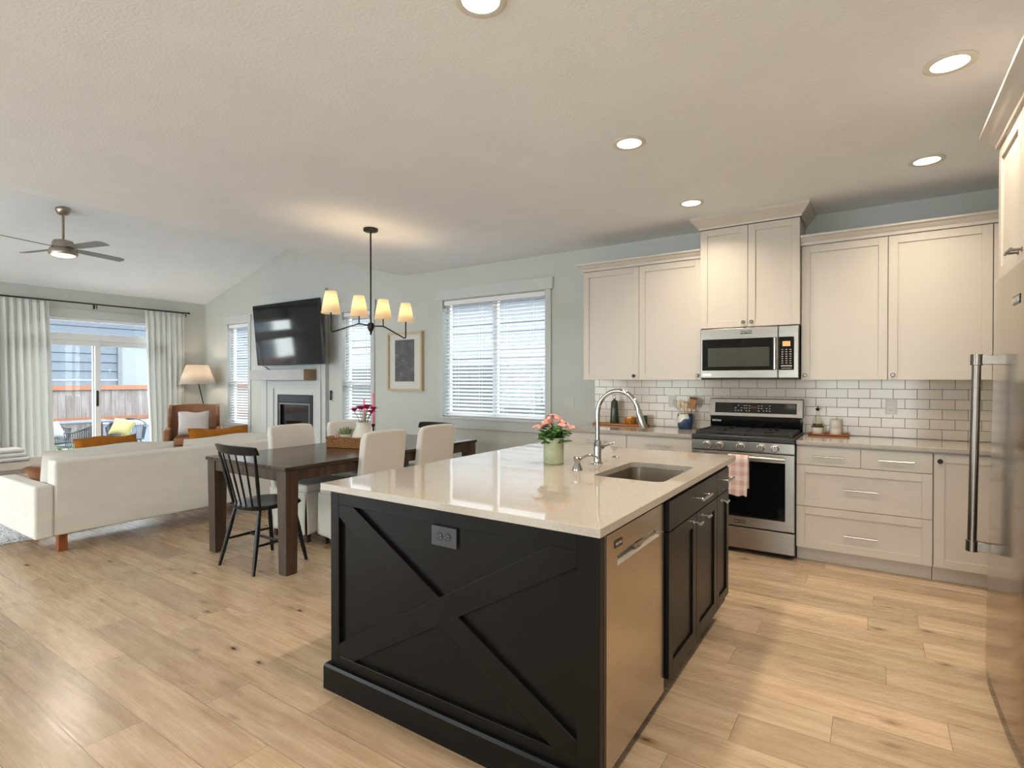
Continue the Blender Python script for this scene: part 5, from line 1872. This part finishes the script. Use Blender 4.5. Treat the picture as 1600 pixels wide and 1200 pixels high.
# wingback armchair in the corner (front = -y before turning)
ac = thing('wingback_armchair', 'tan leather wingback armchair in the corner beside the curtain', 'armchair', (0, 0, 0))
b = MB(); b.box(-0.32, 0.32, -0.36, 0.30, 0.20, 0.34); b.build('seat_base', M_['leather'], ac, smooth=60, bevel=0.02, seg=3)
b = MB(); b.box(-0.275, 0.275, -0.38, 0.20, 0.341, 0.46); b.build('seat_cushion', M_['leather'], ac, smooth=60, bevel=0.04, seg=4)
b = MB()
def backf(sgn):
    def fn(u, v):
        x = (2 * u - 1)
        z = 0.34 + 0.60 * v
        y = 0.24 + 0.13 * v + sgn * 0.045 - (0.05 * x * x if sgn < 0 else 0.03 * x * x)
        return (x * (0.33 + 0.04 * v), y, z + (0.025 * (1 - abs(x) ** 2) * v))
    return fn
b.grid(backf(-1), 12, 8); b.grid(backf(1), 12, 8)
# close the rim
for u0 in (0.0, 1.0):
    b.grid(lambda a_, v, u0=u0: tuple(Vector(backf(-1)(u0, v)).lerp(Vector(backf(1)(u0, v)), a_)), 1, 8)
b.grid(lambda a_, u: tuple(Vector(backf(-1)(u, 1)).lerp(Vector(backf(1)(u, 1)), a_)), 1, 12)
b.grid(lambda a_, u: tuple(Vector(backf(-1)(u, 0)).lerp(Vector(backf(1)(u, 0)), a_)), 1, 12)
b.build('backrest', M_['leather'], ac, smooth=60)
MB().ball((0, 0.235, 0.80), 0.016, 0.008, 0.016, 10).build('button', M_['bronze'], ac)
for sx in (-1, 1):
    w_ = MB()
    poly = [(0.33, 0.44), (0.20, 0.50), (0.06, 0.62), (0.02, 0.78), (0.09, 0.92), (0.20, 0.965), (0.40, 0.95), (0.36, 0.70)]
    w_.prism(poly, sx * 0.345 - 0.028, sx * 0.345 + 0.028, 'x')
    w_.build('wing', M_['leather'], ac, smooth=60, bevel=0.02, seg=3)
    a_ = MB()
    a_.box(sx * 0.36 - 0.045, sx * 0.36 + 0.045, -0.40, 0.26, 0.20, 0.60)
    a_.build('arm', M_['leather'], ac, smooth=60, bevel=0.028, seg=3)
    for sy in (-0.32, 0.27):
        MB().tube([(sx * 0.28, sy, 0.20), (sx * 0.30, sy * 1.08, 0.0)], [0.026, 0.016], 10).build('leg', M_['blackwood'], ac)
put(ac, (-9.28, 4.52, 0), R(62))
pillow('throw_pillow', 'pale grey square pillow on the leather armchair', 'pillow', (-9.17, 4.46, 0.665), (R(-16), 0, R(62)), 0.44, 0.40, 0.15, M_['greypillow'], None, 7)

# floor lamp with a tilted pole
LX, LY = -9.86, 4.86
fl = thing('floor_lamp', 'floor lamp with white cone shade and slanting black pole behind the armchair', 'lamp', (-9.56, 5.02, 0))
MB().lathe((-9.56, 5.02, 0), [(0, 0), (0.14, 0), (0.14, 0.015), (0.02, 0.025), (0, 0.025)], 28).build('base', M_['blackmetal'], fl)
MB().tube([(-9.56, 5.02, 0.02), (LX, LY, 1.40)], 0.010, 10).build('pole', M_['blackmetal'], fl)
MB().lathe((LX, LY, 1.30), [(0.285, 0.0), (0.175, 0.33)], 36).build('shade', M_['lampshade'], fl, smooth=180, solid=0.002)
MB().ball((LX, LY, 1.46), 0.03, 0.03, 0.045).build('bulb', mat_emit('lamp_bulb', (255, 206, 140), 5.0), fl)
lamp('lamp_light', 'POINT', (LX, LY, 1.50), 7.0, (1.0, 0.82, 0.62), fl, size=0.05)

# ---- fireplace wall panel
FX0, FX1, FYF = -8.46, -6.80, D - 0.06
cb_ = thing('fireplace_surround', 'white panelled chimney breast around the gas fireplace', 'fireplace', (-7.63, D - 0.04, 0))
IX0_, IX1_, IZ0_, IZ1_ = -7.99, -7.09, 0.34, 1.14
b = MB()
b.box(FX0, IX0_, FYF, D - 0.001, 0, 2.74); b.box(IX1_, FX1, FYF, D - 0.001, 0, 2.74)
b.box(IX0_, IX1_, FYF, D - 0.001, 0, IZ0_); b.box(IX0_, IX1_, FYF, D - 0.001, IZ1_, 2.74)
b.build('breast', M_['trim'], cb_, smooth=0, bevel=0.003)
b = MB()
z_ = 2.72
for (xa, xb, za, zb) in ((FX0 + 0.10, FX0 + 0.17, 0.11, 2.60), (FX1 - 0.17, FX1 - 0.10, 0.11, 2.60), (FX0 + 0.17, FX1 - 0.17, 2.53, 2.60), (FX0 + 0.17, FX1 - 0.17, 1.60, 1.67)):
    b.box(xa, xb, FYF - 0.013, FYF - 0.0005, za, zb)
b.build('panel_mould', M_['trim'], cb_, smooth=0, bevel=0.002)
b = MB()
b.box(IX0_ - 0.20, IX0_ - 0.10, FYF - 0.022, FYF - 0.0005, 0.0, 1.36); b.box(IX1_ + 0.10, IX1_ + 0.20, FYF - 0.022, FYF - 0.0005, 0.0, 1.36)
b.box(IX0_ - 0.10, IX1_ + 0.10, FYF - 0.022, FYF - 0.0005, 1.24, 1.36)
b.build('fireplace_frame', M_['trim'], cb_, smooth=0, bevel=0.003)
gf = thing('gas_fireplace', 'black framed gas fireplace insert with glass front', 'fireplace', (-7.54, FYF, IZ0_))
b = MB()
x0, x1, z0, z1 = IX0_ + 0.002, IX1_ - 0.002, IZ0_ + 0.002, IZ1_ - 0.002
b.box(x0, x0 + 0.06, FYF - 0.012, FYF + 0.05, z0, z1); b.box(x1 - 0.06, x1, FYF - 0.012, FYF + 0.05, z0, z1)
b.box(x0 + 0.06, x1 - 0.06, FYF - 0.012, FYF + 0.05, z0, z0 + 0.09); b.box(x0 + 0.06, x1 - 0.06, FYF - 0.012, FYF + 0.05, z1 - 0.12, z1)
b.build('frame', M_['black'], gf, smooth=0, bevel=0.003)
b = MB()
for i in range(4):
    b.box(x0 + 0.07, x1 - 0.07, FYF - 0.0155, FYF - 0.0125, z1 - 0.105 + i * 0.024, z1 - 0.093 + i * 0.024)
b.build('louvre', mat('steel_blue_louvre', (66, 74, 82), 0.35, 0.5), gf, smooth=0)
b = MB()
b.box(x0 + 0.06, x1 - 0.06, FYF - 0.018, FYF - 0.0125, z1 - 0.155, z1 - 0.125); b.box(x0 + 0.06, x0 + 0.085, FYF - 0.018, FYF - 0.0125, z0 + 0.06, z1 - 0.155); b.box(x1 - 0.085, x1 - 0.06, FYF - 0.018, FYF - 0.0125, z0 + 0.06, z1 - 0.155)
b.build('glass_frame', mat('pewter_frame', (120, 124, 128), 0.35, 0.7), gf, smooth=0, bevel=0.002)
MB().box(x0 + 0.06, x1 - 0.06, FYF + 0.02, FYF + 0.028, z0 + 0.09, z1 - 0.12).build('glass', M_['blackgl'], gf, smooth=0)
# mantel shelf
ms = thing('mantel_shelf', 'pale box mantel shelf with a brown wood end under the television', 'shelf', (-7.74, FYF - 0.1, 1.36))
MB().box(-8.44, -7.022, FYF - 0.215, FYF - 0.0005, 1.368, 1.53).build('beam', mat('pale_mantel', (172, 171, 173), 0.45), ms, smooth=0, bevel=0.003)  # beam in one pale tone, its end cap in brown
MB().box(-7.0215, -7.005, FYF - 0.216, FYF - 0.0005, 1.3675, 1.5305).build('end_grain', mat('brown_end_wood', (140, 116, 88), 0.5, var=0.15, scale=10), ms, smooth=0, bevel=0.002)
# television on a tilting mount
tv = thing('television', 'large black flat television mounted above the mantel, tilted down', 'television', (0, 0, 0))
MB().box(-0.83, 0.83, -0.022, 0.018, -0.475, 0.475).build('housing', M_['black'], tv, smooth=0, bevel=0.005)
MB().box(-0.822, 0.822, -0.0245, -0.0225, -0.463, 0.467).build('screen', mat('dark_screen', (10, 13, 17), 0.07, spec=0.7), tv, smooth=0)
MB().box(-0.3, 0.3, 0.019, 0.08, -0.2, 0.2).build('wall_mount', M_['black'], tv, smooth=0)
put(tv, (-7.43, 4.985, 2.075))
tv.rotation_euler = (R(5), 0, 0)
cbk = MB()
cbk.tube([(-8.20, 5.02, 1.62), (-8.19, 5.12, 1.57), (-8.19, FYF - 0.005, 1.535)], 0.006, 8)
tag(cbk.build('television_cable', M_['black']), 'short dark cable hanging from the television corner to the mantel', 'cable')

# remote on its wall holder
t = thing('wall_remote', 'small black remote in a holder on the wall right of the fireplace', 'remote', (-6.72, D - 0.02, 1.06))
MB().box(-6.755, -6.69, D - 0.010, D - 0.0005, 1.05, 1.17).build('holder', M_['plate'], t, smooth=0, bevel=0.003)
MB().box(-6.737, -6.705, D - 0.032, D - 0.0102, 1.07, 1.215).build('remote', M_['black'], t, smooth=0, bevel=0.006)

# framed print
pf = thing('framed_print', 'charcoal print with white mat in a pale oak frame on the wall', 'picture', (-5.2, D - 0.02, 1.22))
px0_, px1_, pz0_, pz1_ = -5.515, -4.878, 1.226, 2.005
yb0, yb1 = D - 0.045, D - 0.001
b = MB()
fw_ = 0.028
b.box(px0_, px0_ + fw_, yb0, yb1, pz0_, pz1_); b.box(px1_ - fw_, px1_, yb0, yb1, pz0_, pz1_)
b.box(px0_ + fw_, px1_ - fw_, yb0, yb1, pz0_, pz0_ + fw_); b.box(px0_ + fw_, px1_ - fw_, yb0, yb1, pz1_ - fw_, pz1_)
b.build('frame', M_['oakframe'], pf, smooth=0, bevel=0.002)
MB().box(px0_ + fw_, px1_ - fw_, D - 0.018, D - 0.002, pz0_ + fw_, pz1_ - fw_).build('mat_board', mat('white_mat_board', (206, 204, 200), 0.85, var=0.01), pf, smooth=0)
MB().box(-5.385, -5.03, D - 0.0195, D - 0.0182, 1.35, 1.905).build('print', M_['print'], pf, smooth=0)

# ---- wall plates
def plate(label, x, z, y, w=0.075, h=0.118, kind='outlet'):
    t = thing('wall_outlet' if kind == 'outlet' else 'light_switch', label, 'outlet' if kind == 'outlet' else 'switch', (x, y, z - h / 2))
    pm_ = M_['plate'] if kind == 'outlet' else M_['switchplate']
    p = MB().box(x - w / 2, x + w / 2, y - 0.006, y - 0.0004, z - h / 2, z + h / 2).build('plate', pm_, t, smooth=0, bevel=0.002)
    if kind == 'outlet':
        for dz in (-0.02, 0.02):
            M = Matrix.Translation((x, y - 0.0061, z + dz)) @ Matrix.Rotation(PI / 2, 4, 'X')
            s_ = MB(M).lathe((0, 0, 0), [(0, 0), (0.0165, 0), (0.0165, 0.0015), (0, 0.0015)], 18).build('socket', M_['porcelain'], t)
            sl_ = MB()
            for dx_ in (-0.006, 0.006):
                sl_.box(x + dx_ - 0.001, x + dx_ + 0.001, y - 0.0081, y - 0.0077, z + dz - 0.003, z + dz + 0.006)
            sl_.box(x - 0.002, x + 0.002, y - 0.0081, y - 0.0077, z + dz - 0.011, z + dz - 0.007)
            sl_.build('slots', M_['bronze'], s_, smooth=0)
    else:
        n_ = max(1, round(w / 0.06))
        for i in range(n_):
            xx = x + (i - (n_ - 1) / 2) * 0.046
            MB().box(xx - 0.016, xx + 0.016, y - 0.009, y - 0.0062, z - 0.033, z + 0.033).build('rocker', M_['switchplate'], t, smooth=0, bevel=0.0015)
plate('white outlet on the tile between range and refrigerator', 0.108, 1.155, D - 0.0107)
plate('white outlet on the tile just left of the utensil crock', -1.63, 1.165, D - 0.0107)
plate('white switch plate on the wall left of the tile, right of the window', -2.755, 1.13, D, 0.12, 0.118, 'switch')

# ================================================================== COUNTER ITEMS
# potted kalanchoe on the island
kx, ky, kz = -1.452, 2.585, 0.9148
kp = thing('potted_plant', 'peach-flowered plant in a sage green ridged pot on the island', 'plant', (kx, ky, kz))
prof = [(0, 0), (0.050, 0), (0.054, 0.004)]
for i in range(9):
    z = 0.012 + 0.0142 * i
    prof += [(0.0555, z), (0.0542, z + 0.0075)]
prof += [(0.0555, 0.140), (0.0535, 0.143), (0.050, 0.142), (0.048, 0.12), (0, 0.12)]
MB().lathe((kx, ky, kz), prof, 36).build('pot', M_['sage'], kp)
rnd = random.Random(33)
b = MB()
def leaf(b, base, d, L, wd, droop):
    d = Vector(d).normalized()
    s_ = Vector((-d.y, d.x, 0))
    s_ = s_.normalized() if s_.length > 1e-4 else Vector((1, 0, 0))
    n_ = s_.cross(d)
    rows = []
    for i in range(6):
        t = i / 5
        c = base + d * L * t + Vector((0, 0, -droop * t * t))
        w_ = wd * math.sin(PI * (0.08 + 0.88 * t)) ** 0.8
        wob = 1 + 0.12 * math.sin(14 * t)
        rows.append([c - s_ * w_ * wob + n_ * 0.004, c - n_ * 0.003, c + s_ * w_ * wob + n_ * 0.004])
    vs = [p for r_ in rows for p in r_]
    fs = []
    for i in range(5):
        for j in range(2):
            fs.append((i * 3 + j, i * 3 + j + 1, (i + 1) * 3 + j + 1, (i + 1) * 3 + j))
    b.add(vs, fs)
for i in range(64):
    a = i * 2.399
    lv_ = rnd.random()
    r_ = 0.012 + 0.03 * rnd.random()
    z = kz + 0.122 + 0.085 * lv_
    el = rnd.uniform(-0.15, 0.75)
    leaf(b, Vector((kx + r_ * math.cos(a), ky + r_ * math.sin(a), z)), (math.cos(a), math.sin(a), el), rnd.uniform(0.045, 0.068), rnd.uniform(0.016, 0.024), rnd.uniform(0.004, 0.025))
b.build('leaves', M_['leaf'], kp, smooth=180)
st = MB()
clusters = [(-0.082, -0.03, 0.215, 0.026), (-0.035, -0.01, 0.245, 0.03), (-0.006, 0.0, 0.268, 0.036), (0.028, 0.012, 0.255, 0.026), (0.045, 0.02, 0.232, 0.034), (0.082, 0.045, 0.212, 0.028), (-0.028, -0.03, 0.232, 0.022)]
for cx_, cy_, cz_, cr_ in clusters:
    p = Vector((kx + cx_ * 0.2, ky + cy_ * 0.2, kz + 0.13)); q = Vector((kx + cx_, ky + cy_, kz + cz_ - 0.032))
    st.tube([p, p.lerp(q, 0.55) + Vector((0, 0, 0.02)), q], [0.003, 0.0025, 0.002], 6)
st.build('stems', M_['stemg'], kp)
for cx_, cy_, cz_, cr_ in clusters:
    b = MB()
    for i in range(22):
        a, e_ = rnd.uniform(0, 2 * PI), rnd.uniform(0.0, 1.25)
        c = Vector((kx + cx_ + cr_ * math.cos(a) * math.cos(e_), ky + cy_ + cr_ * math.sin(a) * math.cos(e_), kz + cz_ - 0.022 + cr_ * 0.6 * math.sin(e_)))
        nrm = Vector((math.cos(a) * math.cos(e_), math.sin(a) * math.cos(e_), 0.5 + math.sin(e_))).normalized()
        u = nrm.orthogonal().normalized(); v = nrm.cross(u)
        a0 = rnd.uniform(0, 6)
        for k_ in range(5):
            aa = a0 + 2 * PI * k_ / 5
            d = u * math.cos(aa) + v * math.sin(aa); s_ = nrm.cross(d)
            rr = 0.0125
            b.add([c, c + d * rr * 0.6 - s_ * rr * 0.42 + nrm * 0.002, c + d * rr + nrm * 0.001, c + d * rr * 0.6 + s_ * rr * 0.42 + nrm * 0.002], [(0, 1, 2, 3)])
    b.build('blossom_cluster', M_['peach'], kp, smooth=0)

# wooden board with bottles on the left counter
wb = MB().box(-2.405, -1.84, 5.085, 5.205, 0.9152, 0.935).build('serving_board', M_['cork'], smooth=0, bevel=0.006, seg=3)
tag(wb, 'long narrow wooden board against the tile behind the faucet', 'board')
zb = 0.9358
t = thing('oil_bottle', 'slim dark green bottle with pour spout on the wooden board', 'bottle', (-2.19, 5.15, zb))
MB().lathe((-2.19, 5.15, zb), [(0, 0), (0.043, 0), (0.045, 0.01), (0.034, 0.205), (0.028, 0.225), (0.012, 0.232), (0.011, 0.25), (0, 0.25)], 24).build('body', M_['bottle'], t)
b = MB(); b.cyl((-2.19, 5.15, zb + 0.25), (-2.19, 5.15, zb + 0.268), 0.012, n=12); b.tube([(-2.19, 5.15, zb + 0.266), (-2.188, 5.15, zb + 0.282), (-2.165, 5.145, zb + 0.296)], [0.005, 0.004, 0.003], 8)
b.build('pour_spout', M_['nickel'], t)
t = thing('glass_bowl', 'small amber glass bowl on the wooden board', 'bowl', (-2.02, 5.145, zb))
MB().lathe((-2.02, 5.145, zb), [(0, 0), (0.040, 0), (0.055, 0.02), (0.058, 0.058), (0.054, 0.058), (0.05, 0.022), (0, 0.012)], 24).build('bowl', M_['amber'], t)
b = MB()
for i in range(12):
    a = i * 2.4; r_ = 0.010 + 0.003 * i
    b.ball((-2.02 + r_ * math.cos(a), 5.145 + r_ * math.sin(a), zb + 0.05 + 0.006 * (i % 3)), 0.013, n=8)
b.build('contents', M_['amber'], t)
o = MB().lathe((-1.885, 5.14, zb), [(0, 0), (0.038, 0), (0.042, 0.01), (0.040, 0.085), (0.036, 0.085), (0.035, 0.012), (0, 0.01)], 22).build('tumbler', mat('teal_green_glass', (44, 74, 56), 0.15))
tag(o, 'dark green tumbler on the board, behind the faucet head', 'cup')
# crock of utensils
cx_, cy_, cz_ = -1.472, 5.125, 0.9152
ck = thing('utensil_crock', 'white crock with blue glaze swirl left of the range', 'crock', (cx_, cy_, cz_))
MB().lathe((cx_, cy_, cz_), [(0, 0), (0.058, 0), (0.068, 0.012), (0.075, 0.06), (0.073, 0.11), (0.068, 0.135), (0.070, 0.140), (0.063, 0.140), (0.062, 0.12), (0.066, 0.06), (0, 0.015)], 32).build('crock', M_['crock'], ck)
def utensil(label, dx, dy, tx, ty, top, m, kind, name):
    p = Vector((cx_ + dx, cy_ + dy, cz_ + 0.017)); q = Vector((cx_ + tx, cy_ + ty, cz_ + top))
    b = MB()
    d = (q - p).normalized()
    if kind == 'spoon':
        b.tube([p, p.lerp(q, 0.72), p.lerp(q, 0.80), p.lerp(q, 0.9), q], [0.005, 0.0055, 0.013, 0.019, 0.006], 10)
    elif kind == 'spatula':
        e = p.lerp(q, 0.66)
        b.tube([p, e], 0.0055, 8)
        s_ = Vector((1, 0, 0)); s_ = (s_ - d * s_.dot(d)).normalized(); n_ = d.cross(s_) * 0.004
        b.hexa([e - s_ * 0.022 - n_, e + s_ * 0.022 - n_, e + s_ * 0.022 + n_, e - s_ * 0.022 + n_], [q - s_ * 0.036 - n_, q + s_ * 0.036 - n_, q + s_ * 0.036 + n_, q - s_ * 0.036 + n_])
    else:
        e = p.lerp(q, 0.62)
        b.tube([p, e], 0.005, 8)
        for k_ in range(6):
            a = PI * k_ / 6
            s_ = Vector((math.cos(a), math.sin(a), 0))
            b.tube([e, e.lerp(q, 0.3) + s_ * 0.025, e.lerp(q, 0.7) + s_ * 0.032, q, e.lerp(q, 0.7) - s_ * 0.032, e.lerp(q, 0.3) - s_ * 0.025, e], 0.002, 5)
    tag(b.build(name, m), label, 'utensil', 'utensils in the crock')
utensil('broad brown wooden spatula at the right of the crock', 0.03, 0.0, 0.072, -0.01, 0.275, M_['woodspoon'], 'spatula', 'wooden_spatula')
utensil('dark brown wooden spatula standing behind the others in the crock', 0.02, 0.025, 0.065, 0.04, 0.295, mat('dark_spoon_wood', (96, 60, 32), 0.5), 'spatula', 'wooden_spatula')
utensil('pale wooden spoon in the middle of the crock', -0.005, -0.02, -0.010, -0.035, 0.262, M_['spoonpale'], 'spoon', 'wooden_spoon')
utensil('pale slim spoon leaning right of centre in the crock', 0.010, -0.018, 0.020, -0.03, 0.245, M_['spoonpale'], 'spoon', 'wooden_spoon')
utensil('pale wooden spoon leaning left in the crock', -0.025, -0.01, -0.055, -0.025, 0.255, M_['spoonpale'], 'spoon', 'wooden_spoon')
utensil('pale wire whisk leaning far left in the crock', -0.02, 0.015, -0.105, 0.02, 0.272, M_['plate'], 'whisk', 'whisk')

# tray with condiments right of the range
ty_ = 5.13
b = MB()
def tray_ring(ins, z): return [(x, y, z) for x, y in rrect(-0.468 + ins, -0.165 - ins, ty_ - 0.075 + ins, ty_ + 0.075 - ins, 0.03)]
rings = [tray_ring(0.012, 0.9152), tray_ring(0.0, 0.930), tray_ring(0.004, 0.932), tray_ring(0.014, 0.922)]
vs = [p for r_ in rings for p in r_]
k = len(rings[0]); fs = []
for i in range(3):
    for j in range(k): fs.append((i * k + j, i * k + (j + 1) % k, (i + 1) * k + (j + 1) % k, (i + 1) * k + j))
fs.append(tuple(range(k))); fs.append(tuple(3 * k + j for j in range(k - 1, -1, -1)))
b.add(vs, fs)
tag(b.build('wooden_tray', M_['cork'], smooth=40), 'oblong wooden tray on the counter right of the range', 'tray')
zt = 0.9226
def jar(label, x, z, r=0.042, h=0.056, wood=False):
    t = thing('ceramic_jar', label, 'jar', (x, ty_, z))
    MB().lathe((x, ty_, z), [(0, 0), (r - 0.004, 0), (r, 0.006), (r, h - 0.004), (r - 0.003, h), (0, h)], 26).build('jar', M_['porcelain'], t)
    if wood:
        MB().lathe((x, ty_, z + h + 0.0003), [(0, 0), (r, 0), (r + 0.003, 0.004), (r + 0.003, 0.010), (0, 0.010)], 26).build('lid', mat('dark_wood_lid', (84, 60, 28), 0.5), t)
    else:
        MB().lathe((x, ty_, z + h + 0.0003), [(0, 0), (r - 0.002, 0), (r - 0.002, 0.006), (0, 0.006)], 26).build('lid', M_['porcelain'], t)
jar('short white jar with a wooden lid at the left of the tray', -0.392, zt, 0.044, 0.058, True)
jar('lower of two stacked white jars on the right of the tray', -0.262, zt, 0.044, 0.056)
jar('upper of two stacked white jars on the right of the tray', -0.262, zt + 0.0630, 0.044, 0.056)
t = thing('oil_bottle', 'clear glass oil bottle with dark pourer behind the wooden-lidded jar', 'bottle', (-0.392, ty_ + 0.0, zt + 0.07))
bz = zt + 0.0690
MB().lathe((-0.392, ty_, bz), [(0, 0), (0.036, 0), (0.038, 0.006), (0.037, 0.05), (0.014, 0.095), (0.012, 0.125), (0, 0.125)], 24).build('bottle', M_['clear'], t)
MB().lathe((-0.392, ty_, bz + 0.002), [(0, 0), (0.034, 0), (0.035, 0.016), (0, 0.016)], 20).build('oil', M_['oil'], t)
b = MB(); b.lathe((-0.392, ty_, bz + 0.1255), [(0, 0), (0.009, 0), (0.016, 0.012), (0.014, 0.02), (0.004, 0.024), (0, 0.024)], 14); b.tube([(-0.392, ty_, bz + 0.148), (-0.391, ty_, bz + 0.166)], [0.004, 0.002], 8)
b.build('pourer', M_['bronze'], t)

# ================================================================== CEILING FIXTURES
def downlight(label, x, y):
    t = thing('recessed_downlight', label, 'ceiling light', (x, y, H), 'recessed downlights')
    MB().lathe((x, y, H), [(0.068, -0.001), (0.096, -0.001), (0.097, -0.004), (0.088, -0.008), (0.070, -0.006)], 36).build('trim_ring', M_['plate'], t)
    MB().lathe((x, y, H), [(0, -0.0035), (0.0695, -0.0035), (0.0695, -0.0012), (0, -0.0012)], 32).build('lens', mat_emit('downlight_lens', (255, 240, 214), 5.0), t)
    lamp('downlight_glow', 'AREA', (x, y, H - 0.012), DOWNLIGHT_W, WARM, t, size=0.13, spot=R(140))
for lb, x, y in (('recessed light cut by the top edge of the photo', -1.205, 1.60),
                 ('recessed light above the far part of the island', -1.205, 3.045),
                 ('recessed light nearest the hood cabinet, over the range', -1.205, 4.34),
                 ('recessed light near the top right of the photo by the refrigerator cabinet', 0.268, 3.06),
                 ('recessed light nearest the right upper cabinets', 0.268, 4.33),
                 ('recessed light above the floor right of the island, outside the photo', 0.268, 1.60),
                 ('recessed light behind the camera on the island line', -1.205, 0.1),
                 ('recessed light behind the camera on the refrigerator line', 0.268, 0.1)):
    downlight(lb, x, y)

# ceiling fan under the sloped ceiling
QX, QY = -8.04, 2.43
QZ = vault(QX)
fn_ = thing('ceiling_fan', 'brushed nickel four-blade ceiling fan with a light under the sloped ceiling', 'ceiling fan', (QX, QY, QZ))
sl_ = math.atan(0.272)
M = Matrix.Translation((QX, QY, QZ)) @ Matrix.Rotation(-sl_, 4, 'Y')
MB(M).lathe((0, 0, 0), [(0, -0.002), (0.075, -0.002), (0.075, -0.02), (0.06, -0.055), (0.03, -0.075), (0, -0.078)], 28).build('canopy', M_['pewter'], fn_)
BZ = 2.93
MB().cyl((QX, QY, QZ - 0.06), (QX, QY, BZ + 0.09), 0.014, n=12).build('downrod', M_['pewter'], fn_)
MB().lathe((QX, QY, BZ), [(0, 0.11), (0.03, 0.11), (0.095, 0.092), (0.106, 0.065), (0.112, 0.01), (0.132, -0.005), (0.143, -0.06), (0.136, -0.075), (0, -0.075)], 36).build('motor_housing', M_['pewter'], fn_)
MB().lathe((QX, QY, BZ), [(0, -0.098), (0.07, -0.094), (0.11, -0.082), (0.116, -0.0755), (0, -0.0755)], 32).build('light_lens', mat_emit('fan_lens', (255, 220, 164), 2.6), fn_)
lamp('fan_light', 'AREA', (QX, QY, BZ - 0.105), 22, (1.0, 0.9, 0.8), fn_, size=0.2)
bladem = mat('grey_fan_blade', (118, 116, 114), 0.45, var=0.08, scale=8, stretch=(1, 6, 1))
for k_ in range(4):
    a = R(15 + 90 * k_)
    Mb = Matrix.Translation((QX, QY, BZ + 0.008)) @ Matrix.Rotation(a, 4, 'Z') @ Matrix.Rotation(R(-12), 4, 'X')
    b = MB(Mb)
    b.prism([(0.10, -0.040), (0.24, -0.058), (0.64, -0.066), (0.70, -0.045), (0.715, 0.0), (0.70, 0.055), (0.24, 0.052), (0.10, 0.036)], -0.004, 0.004)
    b.build('blade', bladem, fn_, smooth=0, bevel=0.002)
